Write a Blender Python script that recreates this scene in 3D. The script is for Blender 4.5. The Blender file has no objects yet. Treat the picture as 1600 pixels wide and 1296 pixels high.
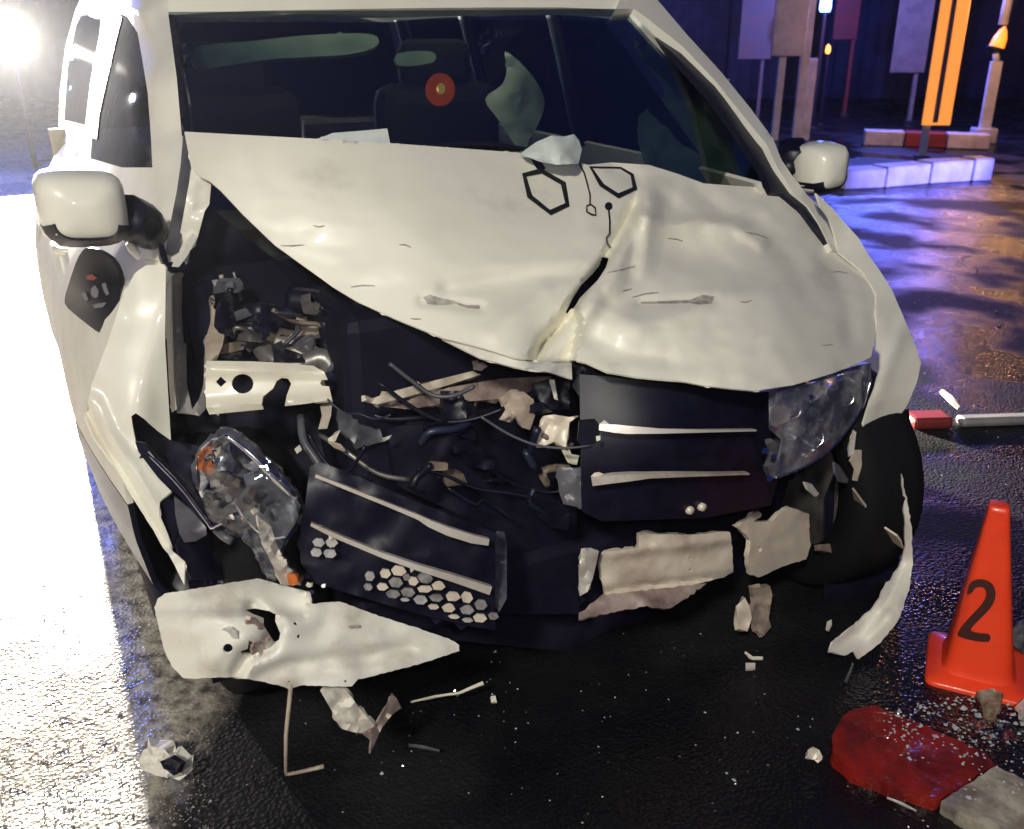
import bpy, bmesh, math, random
import numpy as np
from mathutils import Vector, Matrix, noise
from mathutils.geometry import delaunay_2d_cdt

random.seed(7)
SC = bpy.context.scene
COL = SC.collection
R = math.radians

# ------------------------------------------------------------------ camera
F = 1500.0            # focal length in pixels of a 1600 x 1296 picture
PIT = R(22.5)
H = 1.42
cam_d = bpy.data.cameras.new('camera')
cam = bpy.data.objects.new('camera', cam_d)
COL.objects.link(cam)
cam.location = (0, 0, H)
cam.rotation_euler = (R(90) - PIT, 0, 0)
cam_d.sensor_fit = 'HORIZONTAL'
cam_d.sensor_width = 36
cam_d.lens = 36 * F / 1600
cam_d.clip_start = 0.05
cam_d.clip_end = 500
SC.camera = cam
cam_d.dof.use_dof = True
cam_d.dof.focus_distance = 2.0
cam_d.dof.aperture_fstop = 6.0

# ------------------------------------------------------------------ night sky
world = bpy.data.worlds.new('World')
SC.world = world
world.use_nodes = True
wn, wl = world.node_tree.nodes, world.node_tree.links
wn.clear()
sky = wn.new('ShaderNodeTexSky')
sky.sky_type = 'NISHITA'
sky.sun_disc = False
sky.sun_elevation = R(0.5)
sky.sun_rotation = R(200)
tint = wn.new('ShaderNodeMix')
tint.data_type = 'RGBA'
tint.blend_type = 'MULTIPLY'
tint.inputs[0].default_value = 1
tint.inputs[7].default_value = (0.16, 0.22, 1.0, 1)
bg = wn.new('ShaderNodeBackground')
bg.inputs[1].default_value = 0.15
wo = wn.new('ShaderNodeOutputWorld')
wl.new(sky.outputs[0], tint.inputs[6])
wl.new(tint.outputs[2], bg.inputs[0])
wl.new(bg.outputs[0], wo.inputs[0])

# ------------------------------------------------------------------ lamps
def lamp(name, kind, loc, target, energy, color, size=0.1, spot=None, blend=0.5):
    d = bpy.data.lights.new(name, kind)
    d.energy = energy
    d.color = color
    if kind in ('POINT', 'SPOT'):
        d.shadow_soft_size = size
    if kind == 'SPOT':
        d.spot_size = R(spot)
        d.spot_blend = blend
    o = bpy.data.objects.new(name, d)
    COL.objects.link(o)
    o.location = loc
    if target is not None:
        o.rotation_euler = (Vector(target) - Vector(loc)).to_track_quat('-Z', 'Y').to_euler()
    return o
# unseen key light high behind the viewer, its fixture assumed
lamp('key_light', 'SPOT', (-1.3, -3.4, 4.6), (0.1, 2.1, 0.6), 1230, (1.0, 0.955, 0.82), 0.35, 46, 0.6)
# unseen fill beside the camera, added for the lower front parts
lamp('front_fill_light', 'SPOT', (0.05, 0.0, 1.49), (0.0, 2.0, 0.65), 26, (1.0, 0.97, 0.93), 0.03, 80, 0.8)
# white headlamps of a vehicle standing behind the wreck at the left
HL = (-4.80, 9.86, 1.30)
lamp('headlamp_light', 'SPOT', HL, (-1.5, 1.6, 0.0), 46000, (1.0, 0.93, 0.81), 0.05, 62, 0.5)
lamp('headlamp_light', 'SPOT', (HL[0] - 1.5, HL[1] - .75, HL[2]), (-1.2, 1.2, 0.0), 700, (1.0, 0.93, 0.86), 0.05, 62, 0.5)
# blue beacons
lamp('beacon_light', 'POINT', (4.7, 12.6, 2.05), None, 420, (0.12, 0.16, 1.0), 0.06)
lamp('beacon_light', 'SPOT', (7.4, 6.0, 0.30), (3.9, 8.85, .12), 4800, (0.19, 0.17, 1.0), 0.05, 19, 0.7)
lamp('beacon_light', 'POINT', (-4.4, 8.2, 2.3), None, 520, (0.05, 0.13, 1.0), 0.1)

vs = SC.view_settings
vs.view_transform = 'Standard'
vs.look = 'None'
vs.exposure = 0
vs.gamma = 1
SC.cycles.use_denoising = True
SC.cycles.max_bounces = 5
SC.cycles.volume_bounces = 0
SC.cycles.use_adaptive_sampling = True
SC.cycles.adaptive_threshold = 0.03
SC.cycles.transparent_max_bounces = 12
SC.cycles.caustics_reflective = False
SC.cycles.caustics_refractive = False
SC.cycles.sample_clamp_indirect = 4

# ------------------------------------------------------------------ geometry helpers
YAW = R(27)
OX, OY = 0.0, 2.2
CY, SY = math.cos(YAW), math.sin(YAW)
CAMV = Vector((0, 0, H))

def ray(px, py):
    u = (px - 800) / F
    v = (648 - py) / F
    return Vector((u, math.cos(PIT) + v * math.sin(PIT), -math.sin(PIT) + v * math.cos(PIT)))
def L2W(x, y, z):           # car frame: x across, y towards the car's nose, z up
    return Vector((OX + x * CY + y * SY, OY + x * SY - y * CY, z))
def W2L(p):
    dx, dy = p[0] - OX, p[1] - OY
    return (dx * CY + dy * SY, dx * SY - dy * CY, p[2])
CL = W2L(CAMV)
def tray(px, py, k, v):     # distance factor along the ray of a pixel where car x / y or height z has a value
    d = ray(px, py)
    if k == 'z':
        return (v - H) / d.z
    if k == 'd':
        return v
    if k == 'x':
        return (v - CL[0]) / (d.x * CY + d.y * SY)
    if k == 'Y':
        return v / d.y
    return (v - CL[1]) / (d.x * SY - d.y * CY)
def at(px, py, k, v):
    return CAMV + ray(px, py) * tray(px, py, k, v)

class Depth:
    """smooth sheet through a few known points (thin plate on inverse distance: flat stays flat)"""
    def __init__(s, ctrl, lam=0.0):
        P = np.array([(c[0] / 1000, c[1] / 1000) for c in ctrl], float)
        w = np.array([1 / tray(*c) for c in ctrl], float)
        n = len(P)
        s.P = P
        s.n = n
        if n < 4:
            A = np.c_[np.ones(n), P]
            s.a = np.linalg.lstsq(A, w, rcond=None)[0]
            s.k = np.zeros(n)
        else:
            K = s.U(P, P) + lam * np.eye(n)
            A = np.c_[np.ones(n), P]
            M = np.zeros((n + 3, n + 3))
            M[:n, :n] = K
            M[:n, n:] = A
            M[n:, :n] = A.T
            sol = np.linalg.lstsq(M, np.r_[w, np.zeros(3)], rcond=None)[0]
            s.k, s.a = sol[:n], sol[n:]
    def U(s, a, b):
        d2 = ((a[:, None, :] - b[None]) ** 2).sum(-1)
        return np.where(d2 > 1e-12, d2 * np.log(d2 + 1e-12), 0)
    def __call__(s, px, py):
        q = np.array([[px / 1000, py / 1000]])
        w = s.a[0] + s.a[1] * q[0, 0] + s.a[2] * q[0, 1] + float((s.U(q, s.P) @ s.k)[0])
        return 1 / w

def inside(p, poly):
    x, y = p
    c = False
    j = len(poly) - 1
    for i in range(len(poly)):
        xi, yi = poly[i]
        xj, yj = poly[j]
        if (yi > y) != (yj > y) and x < (xj - xi) * (y - yi) / (yj - yi) + xi:
            c = not c
        j = i
    return c
def segdist(p, a, b):
    ax, ay = a
    bx, by = b
    dx, dy = bx - ax, by - ay
    L = dx * dx + dy * dy
    t = 0 if L == 0 else max(0, min(1, ((p[0] - ax) * dx + (p[1] - ay) * dy) / L))
    return math.hypot(p[0] - ax - t * dx, p[1] - ay - t * dy), (dx * (p[1] - ay) - dy * (p[0] - ax))
def polydist(p, pl):
    best = (1e9, 0)
    for a, b in zip(pl, pl[1:]):
        d = segdist(p, a, b)
        if d[0] < best[0]:
            best = d
    return best
def smoothpoly(poly, n=4):
    out = []
    N = len(poly)
    for i in range(N):
        p0, p1, p2, p3 = poly[i - 1], poly[i], poly[(i + 1) % N], poly[(i + 2) % N]
        for k in range(n):
            t = k / n
            out.append(tuple(0.5 * ((2 * p1[j]) + (-p0[j] + p2[j]) * t + (2 * p0[j] - 5 * p1[j] + 4 * p2[j] - p3[j]) * t * t + (-p0[j] + 3 * p1[j] - 3 * p2[j] + p3[j]) * t ** 3) for j in (0, 1)))
    return out
def resample(poly, step):
    out = []
    N = len(poly)
    for i in range(N):
        a, b = poly[i], poly[(i + 1) % N]
        L = math.hypot(b[0] - a[0], b[1] - a[1])
        k = max(1, int(round(L / step)))
        for j in range(k):
            out.append((a[0] + (b[0] - a[0]) * j / k, a[1] + (b[1] - a[1]) * j / k))
    return out

CAR_M = Matrix.Translation((OX, OY, 0)) @ Matrix.Rotation(YAW, 4, 'Z')
ROOTS = {}
def inv_of(parent):
    while parent is not None and parent.parent is not None:
        parent = parent.parent
    return ROOTS[parent.name].inverted() if parent is not None else Matrix.Identity(4)
def link(name, me, mat, parent=None, smooth=True):
    o = bpy.data.objects.new(name, me)
    COL.objects.link(o)
    if mat is not None:
        me.materials.append(mat)
    if parent is not None:
        o.parent = parent
    if smooth:
        me.polygons.foreach_set('use_smooth', [True] * len(me.polygons))
    me.update()
    return o
def mesh_obj(name, vw, faces, mat, parent=None, smooth=True):
    M = inv_of(parent) if parent is not None else None
    if parent is None:          # own origin at the base of the thing
        lo = [min(v[i] for v in vw) for i in range(3)]
        hi = [max(v[i] for v in vw) for i in range(3)]
        org = Vector(((lo[0] + hi[0]) / 2, (lo[1] + hi[1]) / 2, lo[2]))
        vs_ = [Vector(v) - org for v in vw]
    else:
        vs_ = [M @ Vector(v) for v in vw]
    me = bpy.data.meshes.new(name)
    me.from_pydata([tuple(v) for v in vs_], [], faces)
    me.validate()
    o = link(name, me, mat, parent, smooth)
    if parent is None:
        o.location = org
    return o
def tag(o, label, cat, group=None, kind=None):
    if label:
        o['label'] = label
    if cat:
        o['category'] = cat
    if group:
        o['group'] = group
    if kind:
        o['kind'] = kind
    return o
def thing(name, loc, label, cat, rz=0, group=None):
    o = bpy.data.objects.new(name, None)
    COL.objects.link(o)
    o.empty_display_size = 0.1
    o.location = loc
    o.rotation_euler = (0, 0, rz)
    ROOTS[o.name] = Matrix.Translation(loc) @ Matrix.Rotation(rz, 4, 'Z')
    return tag(o, label, cat, group)
def solid(o, th, offset=-1.0):
    m = o.modifiers.new('thickness', 'SOLIDIFY')
    m.thickness = th
    m.offset = offset
    e = o.modifiers.new('edges', 'EDGE_SPLIT')
    e.split_angle = R(48)
    return o
def bevel(o, w, seg=2):
    m = o.modifiers.new('bevel', 'BEVEL')
    m.width = w
    m.segments = seg
    m.limit_method = 'ANGLE'
    return o

def panel(name, outline, ctrl, mat, parent, th=0.004, step=10, holes=(), bump=None, rough=0.0, rs=0.02, lift=0.0, curve=0, smooth=True, seed=0, depth=None, jag=0.0, world_up=False):
    """a sheet of real thickness whose edge follows an outline and whose shape follows known points"""
    D = depth or Depth(ctrl)
    pl = list(outline)
    if curve:
        pl = smoothpoly(pl, curve)
    pl = resample(pl, step)
    rnd = random.Random(seed + len(pl))
    if jag:
        pl = [(x + rnd.uniform(-jag, jag), y + rnd.uniform(-jag, jag)) for x, y in pl]
    hs = [resample(h, step * 0.7) for h in holes]
    pts, edges = [], []
    for loop in [pl] + hs:
        b = len(pts)
        pts += loop
        edges += [(b + i, b + (i + 1) % len(loop)) for i in range(len(loop))]
    xs = [p[0] for p in pl]
    ys = [p[1] for p in pl]
    y = min(ys)
    row = 0
    while y < max(ys):
        x = min(xs) + (row % 2) * step / 2
        while x < max(xs):
            q = (x + rnd.uniform(-.12, .12) * step, y + rnd.uniform(-.12, .12) * step)
            if inside(q, pl) and not any(inside(q, h) for h in hs):
                if polydist(q, pl + pl[:1])[0] > step * .45 and all(polydist(q, h + h[:1])[0] > step * .35 for h in hs):
                    pts.append(q)
            x += step
        y += step * 0.87
        row += 1
    vo, _, fo, _, _, _ = delaunay_2d_cdt([Vector(p) for p in pts], edges, [], 0, 1e-4)
    faces = []
    for f in fo:
        c = (sum(vo[i].x for i in f) / len(f), sum(vo[i].y for i in f) / len(f))
        if inside(c, pl) and not any(inside(c, h) for h in hs):
            faces.append(list(f))
    vw = []
    for v in vo:
        t = D(v.x, v.y)
        if bump:
            t += bump(v.x, v.y)
        if rough:
            t += rough * noise.fractal(Vector((v.x * rs, v.y * rs, seed * 3.7)), 0.9, 2.0, 3)
        d = ray(v.x, v.y)
        vw.append(CAMV + d * (t - lift))
    out = []
    for f in faces:
        n = (vw[f[1]] - vw[f[0]]).cross(vw[f[2]] - vw[f[0]])
        c = (vw[f[0]] + vw[f[1]] + vw[f[2]]) / 3
        if n.dot(CAMV - c) < 0:
            f = f[::-1]
        out.append(f)
    o = mesh_obj(name, vw, out, mat, parent, smooth)
    if th:
        solid(o, th)
    return o

def grid_obj(name, rows, mat, parent, th=0.0, smooth=True, flip=False):
    m, n = len(rows), len(rows[0])
    v = [p for r in rows for p in r]
    f = []
    for i in range(m - 1):
        for j in range(n - 1):
            q = [i * n + j, i * n + j + 1, (i + 1) * n + j + 1, (i + 1) * n + j]
            f.append(q[::-1] if flip else q)
    o = mesh_obj(name, v, f, mat, parent, smooth)
    if th:
        solid(o, th)
    return o
def catmull(pts, n):
    out = []
    N = len(pts)
    for i in range(N - 1):
        p0, p1, p2, p3 = pts[max(i - 1, 0)], pts[i], pts[i + 1], pts[min(i + 2, N - 1)]
        for k in range(n):
            t = k / n
            out.append(0.5 * ((2 * p1) + (p2 - p0) * t + (2 * p0 - 5 * p1 + 4 * p2 - p3) * t * t + (3 * p1 - p0 - 3 * p2 + p3) * t ** 3))
    out.append(pts[-1])
    return out
def tube(name, pts, r, mat, parent=None, n=8, sub=4, flat=1.0, up=Vector((0, 0, 1))):
    P = [Vector(p) for p in pts]
    rr = r if isinstance(r, (list, tuple)) else [r] * len(P)
    if sub > 1 and len(P) > 2:
        rr2 = []
        for i in range(len(P) - 1):
            rr2 += [rr[i] + (rr[i + 1] - rr[i]) * k / sub for k in range(sub)]
        rr = rr2 + [rr[-1]]
        P = catmull(P, sub)
    v, f = [], []
    for i, p in enumerate(P):
        t = (P[min(i + 1, len(P) - 1)] - P[max(i - 1, 0)]).normalized()
        a = t.cross(up)
        if a.length < 1e-3:
            a = t.cross(Vector((1, 0, 0)))
        a.normalize()
        b = a.cross(t).normalized()
        for k in range(n):
            an = 2 * math.pi * k / n
            v.append(p + a * math.cos(an) * rr[i] + b * math.sin(an) * rr[i] * flat)
    for i in range(len(P) - 1):
        for k in range(n):
            f.append([i * n + k, i * n + (k + 1) % n, (i + 1) * n + (k + 1) % n, (i + 1) * n + k])
    f.append(list(range(n))[::-1])
    f.append([(len(P) - 1) * n + k for k in range(n)])
    return mesh_obj(name, v, f, mat, parent)
def lathe(name, prof, origin, axis, mat, parent=None, n=24, close=False):
    """prof: (radius, distance along axis)"""
    ax = Vector(axis).normalized()
    a = ax.cross(Vector((0, 0, 1)))
    if a.length < 1e-3:
        a = Vector((1, 0, 0))
    a.normalize()
    b = ax.cross(a)
    v, f = [], []
    for r, h in prof:
        for k in range(n):
            an = 2 * math.pi * k / n
            v.append(Vector(origin) + ax * h + a * math.cos(an) * r + b * math.sin(an) * r)
    m = len(prof)
    for i in range(m - 1 + (1 if close else 0)):
        for k in range(n):
            f.append([i * n + k, i * n + (k + 1) % n, ((i + 1) % m) * n + (k + 1) % n, ((i + 1) % m) * n + k])
    if not close:
        f.append(list(range(n))[::-1])
        f.append([(m - 1) * n + k for k in range(n)])
    return mesh_obj(name, v, f, mat, parent)
def box(name, c, size, mat, parent=None, frame=None, bev=0.0):
    """c: world centre; frame: 3 axes (default the car's)"""
    fx, fy, fz = frame or (Vector((CY, SY, 0)), Vector((SY, -CY, 0)), Vector((0, 0, 1)))
    v = []
    for sx in (-.5, .5):
        for sy in (-.5, .5):
            for sz in (-.5, .5):
                v.append(Vector(c) + fx * sx * size[0] + fy * sy * size[1] + fz * sz * size[2])
    f = [[0, 1, 3, 2], [4, 6, 7, 5], [0, 4, 5, 1], [2, 3, 7, 6], [0, 2, 6, 4], [1, 5, 7, 3]]
    if (fx.cross(fy)).dot(fz) < 0:
        f = [q[::-1] for q in f]
    f = [q[::-1] for q in f]
    o = mesh_obj(name, v, f, mat, parent, smooth=False)
    bm = bmesh.new()
    bm.from_mesh(o.data)
    bmesh.ops.recalc_face_normals(bm, faces=bm.faces)
    bm.to_mesh(o.data)
    bm.free()
    if bev:
        bevel(o, bev)
    return o
WX, WY, WZ = Vector((1, 0, 0)), Vector((0, 1, 0)), Vector((0, 0, 1))
WF = (WX, WY, WZ)

# ------------------------------------------------------------------ materials
MATS = {}
def mat(name, col, rough=0.5, metal=0.0, coat=0.0, col2=None, scale=8.0, bumpv=0.0, bscale=40.0, trans=0.0, emit=None, estr=0.0, alpha=1.0, spec=0.5, lo=0.4, hi=0.65, rough2=None, detail=6.0):
    m = bpy.data.materials.new(name)
    m.use_nodes = True
    nt = m.node_tree
    b = nt.nodes['Principled BSDF']
    b.inputs['Base Color'].default_value = (*col, 1)
    b.inputs['Roughness'].default_value = rough
    b.inputs['Metallic'].default_value = metal
    b.inputs['Coat Weight'].default_value = coat
    b.inputs['Coat Roughness'].default_value = 0.06
    b.inputs['Transmission Weight'].default_value = trans
    b.inputs['Specular IOR Level'].default_value = spec
    b.inputs['Alpha'].default_value = alpha
    if emit:
        b.inputs['Emission Color'].default_value = (*emit, 1)
        b.inputs['Emission Strength'].default_value = estr
    tc = nt.nodes.new('ShaderNodeTexCoord')
    if col2 is not None:
        n = nt.nodes.new('ShaderNodeTexNoise')
        n.inputs['Scale'].default_value = scale
        n.inputs['Detail'].default_value = detail
        n.inputs['Roughness'].default_value = 0.6
        nt.links.new(tc.outputs['Object'], n.inputs['Vector'])
        r = nt.nodes.new('ShaderNodeValToRGB')
        r.color_ramp.elements[0].position = lo
        r.color_ramp.elements[1].position = hi
        r.color_ramp.elements[0].color = (*col, 1)
        r.color_ramp.elements[1].color = (*col2, 1)
        nt.links.new(n.outputs['Fac'], r.inputs['Fac'])
        nt.links.new(r.outputs['Color'], b.inputs['Base Color'])
        if rough2 is not None:
            mr = nt.nodes.new('ShaderNodeMapRange')
            mr.inputs[1].default_value = lo
            mr.inputs[2].default_value = hi
            mr.inputs[3].default_value = rough
            mr.inputs[4].default_value = rough2
            nt.links.new(n.outputs['Fac'], mr.inputs[0])
            nt.links.new(mr.outputs[0], b.inputs['Roughness'])
    if bumpv:
        n2 = nt.nodes.new('ShaderNodeTexNoise')
        n2.inputs['Scale'].default_value = bscale
        n2.inputs['Detail'].default_value = 4
        nt.links.new(tc.outputs['Object'], n2.inputs['Vector'])
        bp = nt.nodes.new('ShaderNodeBump')
        bp.inputs['Strength'].default_value = bumpv
        bp.inputs['Distance'].default_value = 0.01
        nt.links.new(n2.outputs['Fac'], bp.inputs['Height'])
        nt.links.new(bp.outputs['Normal'], b.inputs['Normal'])
    MATS[name] = m
    return m
PAINT = mat('white_car_paint', (.82, .80, .695), .36, coat=.4, col2=(.70, .66, .57), scale=3.5, lo=.50, hi=.86)
PAINTD = mat('dirty_white_paint', (.76, .74, .66), .45, coat=.15, col2=(.38, .31, .25), scale=8.0, lo=.50, hi=.80, detail=9)
DULLP = mat('dull_white_paint', (.74, .72, .65), .62, coat=0, spec=.12, col2=(.60, .57, .50), scale=5, lo=.45, hi=.8)  # dulled copy of the white paint so the side glares less
PRIMER = mat('grey_primer', (.30, .29, .28), .5, col2=(.20, .20, .21), scale=7)
BEIGE = mat('cream_inner_metal', (.72, .68, .56), .42, coat=.2, col2=(.5, .41, .28), scale=9, lo=.55, hi=.85)
RUST = mat('scraped_brown_metal', (.42, .33, .29), .5, metal=.2, col2=(.16, .11, .10), scale=12)
BEAM = mat('scuffed_beam_metal', (.72, .64, .52), .42, metal=.1, col2=(.26, .16, .13), scale=5, lo=.52, hi=.76, detail=10)
BLACK = mat('black_plastic', (.004, .004, .013), .40, col2=(.008, .008, .022), scale=20, spec=.35)  # navy of the blue-lit shade put into the plastic's colour
NAVYBLK = mat('engine_bay_black', (.003, .003, .012), .65, col2=(.008, .008, .024), scale=9, spec=.25)  # bay shade painted navy into the base colour
METAL = mat('engine_metal', (.24, .23, .22), .38, metal=.6, col2=(.1, .09, .09), scale=14)
TANMETAL = mat('tan_engine_part', (.46, .38, .30), .5, col2=(.22, .17, .14), scale=13)
CHROME = mat('chrome', (.80, .80, .80), .16, metal=1.0, col2=(.55, .5, .46), scale=9, lo=.5, hi=.8)
CHROMED = mat('scuffed_chrome', (.78, .74, .66), .34, metal=.35, col2=(.46, .36, .30), scale=6, lo=.46, hi=.70)
SILVER = mat('lamp_reflector', (.70, .70, .72), .26, metal=.85)
RUBBER = mat('tyre_rubber', (.005, .005, .007), .8, spec=.2, bumpv=.3, bscale=60)
GREY = mat('grey_plastic', (.11, .11, .125), .4, col2=(.035, .035, .05), scale=9)
DECAL = mat('black_vinyl', (.012, .012, .014), .4)
AMBER = mat('amber_plastic', (.55, .15, .035), .2, coat=.5, col2=(.22, .07, .03), scale=60)
AIRBAG = mat('airbag_cloth', (.62, .64, .56), .85, col2=(.45, .48, .42), scale=6)
HEXB = mat('grille_cell_dark', (.20, .19, .20), .4, metal=.2, col2=(.42, .40, .38), scale=50)
TEALTONE = mat('teal_pane_tone', (.06, .12, .13), .8, col2=(.20, .25, .19), scale=3, lo=.45, hi=.7)  # teal of the sheet that stands for a pane reflection
CABIN = mat('cabin_trim', (.006, .007, .010), .7, col2=(.012, .014, .018), scale=10)
TEAL = mat('pale_cowl_plastic', (.55, .62, .58), .5, col2=(.68, .72, .68), scale=14)
HEXCELL = mat('grille_cell_grey', (.40, .39, .40), .4, metal=.2, col2=(.60, .58, .55), scale=60)

SMOKE = mat('smoky_plastic', (.16, .14, .13), .15, coat=.6)
HAZYL = mat('hazy_lens', (.13, .14, .24), .10, coat=.7, alpha=.34, col2=(.66, .65, .70), scale=18, lo=.45, hi=.64)
def glass_mat(name, tint, grough, refl=1.0, base=0.05):
    m = bpy.data.materials.new(name)
    m.use_nodes = True
    nt = m.node_tree
    nt.nodes.clear()
    out = nt.nodes.new('ShaderNodeOutputMaterial')
    mix = nt.nodes.new('ShaderNodeMixShader')
    tr = nt.nodes.new('ShaderNodeBsdfTransparent')
    tr.inputs[0].default_value = (*tint, 1)
    gl = nt.nodes.new('ShaderNodeBsdfGlossy')
    gl.inputs['Roughness'].default_value = grough
    gl.inputs['Color'].default_value = (refl, refl, refl, 1)
    fr = nt.nodes.new('ShaderNodeLayerWeight')
    fr.inputs[0].default_value = 0.5
    pw = nt.nodes.new('ShaderNodeMath')
    pw.operation = 'POWER'
    pw.inputs[1].default_value = 4.5
    ma = nt.nodes.new('ShaderNodeMath')
    ma.operation = 'MULTIPLY_ADD'
    ma.inputs[1].default_value = 0.94
    ma.inputs[2].default_value = base
    nt.links.new(fr.outputs['Facing'], pw.inputs[0])
    nt.links.new(pw.outputs[0], ma.inputs[0])
    nt.links.new(ma.outputs[0], mix.inputs[0])
    nt.links.new(tr.outputs[0], mix.inputs[1])
    nt.links.new(gl.outputs[0], mix.inputs[2])
    nt.links.new(mix.outputs[0], out.inputs[0])
    return m
SCREEN = glass_mat('windscreen_glass', (.63, .69, .67), .05, 1.0, .20)
SIDEGL = glass_mat('side_window_glass', (.34, .40, .62), .02)
DARKGL = glass_mat('dark_rear_glass', (.10, .11, .14), .02)
LENS = glass_mat('clear_lamp_lens', (.96, .97, .98), .04)

# wet asphalt
def asphalt():
    m = bpy.data.materials.new('wet_asphalt')
    m.use_nodes = True
    nt = m.node_tree
    b = nt.nodes['Principled BSDF']
    tc = nt.nodes.new('ShaderNodeTexCoord')
    n1 = nt.nodes.new('ShaderNodeTexNoise')
    n1.inputs['Scale'].default_value = 2.2
    n1.inputs['Detail'].default_value = 8
    n2 = nt.nodes.new('ShaderNodeTexVoronoi')
    n2.inputs['Scale'].default_value = 110
    n3 = nt.nodes.new('ShaderNodeTexNoise')
    n3.inputs['Scale'].default_value = 60
    n3.inputs['Detail'].default_value = 5
    n4 = nt.nodes.new('ShaderNodeTexNoise')
    n4.inputs['Scale'].default_value = 1.7
    n4.inputs['Detail'].default_value = 5
    for n in (n1, n2, n3, n4):
        nt.links.new(tc.outputs['Object'], n.inputs['Vector'])
    r = nt.nodes.new('ShaderNodeValToRGB')
    e = r.color_ramp.elements
    e[0].position, e[0].color = .30, (.003, .003, .005, 1)
    e[1].position, e[1].color = .75, (.012, .011, .013, 1)
    nt.links.new(n1.outputs['Fac'], r.inputs['Fac'])
    sp = nt.nodes.new('ShaderNodeMix')
    sp.data_type = 'RGBA'
    sp.blend_type = 'MIX'
    vr = nt.nodes.new('ShaderNodeMapRange')
    vr.inputs[1].default_value, vr.inputs[2].default_value = .60, .72
    vr.inputs[3].default_value, vr.inputs[4].default_value = 0, .5
    nt.links.new(n3.outputs['Fac'], vr.inputs[0])
    nt.links.new(vr.outputs[0], sp.inputs[0])
    nt.links.new(r.outputs[0], sp.inputs[6])
    sp.inputs[7].default_value = (.025, .023, .024, 1)
    # lamp glare painted pale into the left road, its border broken by noise
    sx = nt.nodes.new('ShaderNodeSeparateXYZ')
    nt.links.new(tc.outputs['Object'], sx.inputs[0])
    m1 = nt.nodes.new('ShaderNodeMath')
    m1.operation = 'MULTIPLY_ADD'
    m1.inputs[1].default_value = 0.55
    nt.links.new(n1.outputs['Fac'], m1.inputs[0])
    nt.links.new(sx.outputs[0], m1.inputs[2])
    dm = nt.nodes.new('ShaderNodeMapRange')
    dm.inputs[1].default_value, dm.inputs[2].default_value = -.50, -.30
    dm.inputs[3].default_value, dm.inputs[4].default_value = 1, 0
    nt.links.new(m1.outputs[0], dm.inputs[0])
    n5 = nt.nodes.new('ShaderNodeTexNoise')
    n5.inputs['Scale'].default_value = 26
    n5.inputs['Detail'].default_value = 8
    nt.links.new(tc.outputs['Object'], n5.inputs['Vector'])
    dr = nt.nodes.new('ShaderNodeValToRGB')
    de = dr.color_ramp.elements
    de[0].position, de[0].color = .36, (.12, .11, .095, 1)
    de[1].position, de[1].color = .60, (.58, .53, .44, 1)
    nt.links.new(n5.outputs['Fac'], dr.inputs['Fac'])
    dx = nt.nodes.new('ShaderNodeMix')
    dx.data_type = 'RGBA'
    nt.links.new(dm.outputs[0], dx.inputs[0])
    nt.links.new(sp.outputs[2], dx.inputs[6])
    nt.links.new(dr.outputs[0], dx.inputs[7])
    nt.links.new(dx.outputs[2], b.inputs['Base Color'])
    rr = nt.nodes.new('ShaderNodeMapRange')
    rr.inputs[1].default_value, rr.inputs[2].default_value = .42, .60
    rr.inputs[3].default_value, rr.inputs[4].default_value = .16, .66
    nt.links.new(n4.outputs['Fac'], rr.inputs[0])
    nt.links.new(rr.outputs[0], b.inputs['Roughness'])
    ad = nt.nodes.new('ShaderNodeMath')
    ad.operation = 'ADD'
    nt.links.new(n2.outputs['Distance'], ad.inputs[0])
    nt.links.new(n3.outputs['Fac'], ad.inputs[1])
    bp = nt.nodes.new('ShaderNodeBump')
    bp.inputs['Strength'].default_value = .5
    bp.inputs['Distance'].default_value = .004
    nt.links.new(ad.outputs[0], bp.inputs['Height'])
    nt.links.new(bp.outputs['Normal'], b.inputs['Normal'])
    return m
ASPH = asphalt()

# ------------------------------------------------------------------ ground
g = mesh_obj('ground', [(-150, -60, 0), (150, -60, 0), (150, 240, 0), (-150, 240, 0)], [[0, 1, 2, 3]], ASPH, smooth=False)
g['kind'] = 'structure'

# ================================================================== THE WRECK
car = thing('wrecked_car', (OX, OY, 0), 'white hatchback with crushed front end and buckled bonnet, beside orange cone', 'car', YAW)

# --- body sides: lofted from a cross profile
PROF = [(.22, .885), (.30, .935), (.42, .955), (.55, .960), (.70, .950), (.82, .925), (.91, .872), (.98, .80), (1.03, .765)]
def side_x(y, z, s):
    zs = [p[0] for p in PROF]
    x = float(np.interp(z, zs, [p[1] for p in PROF]))
    if s > 0:
        x = .62 + (x - .62) * .76
    if y < -1.75:
        x -= .10 * ((-1.75 - y) / .85) ** 2
    if y > -.55:
        x -= .055 * ((y + .55) / .55) ** 1.4
    if -2.15 < y < -1.35 and z < .75:
        x += .012 * math.cos((y + 1.75) / .4 * math.pi / 2)
    return x * s
def side_piece(name, s, y0, y1, parent, arch=None, zmin=.22, zmax=1.03, m_=None):
    rows = []
    for z in np.linspace(zmin, zmax, 15):
        row = []
        for y in np.linspace(y0, y1, 14):
            zz = z
            if arch:
                d = arch[1] ** 2 - (y - arch[0]) ** 2
                if d > 0:
                    zz = max(z, .30 + math.sqrt(d)) if z < .30 + math.sqrt(d) else z
            row.append(L2W(side_x(y, zz, s), y, zz))
        rows.append(row)
    return grid_obj(name, rows, m_ or DULLP, parent, .012, flip=(s > 0))
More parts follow.
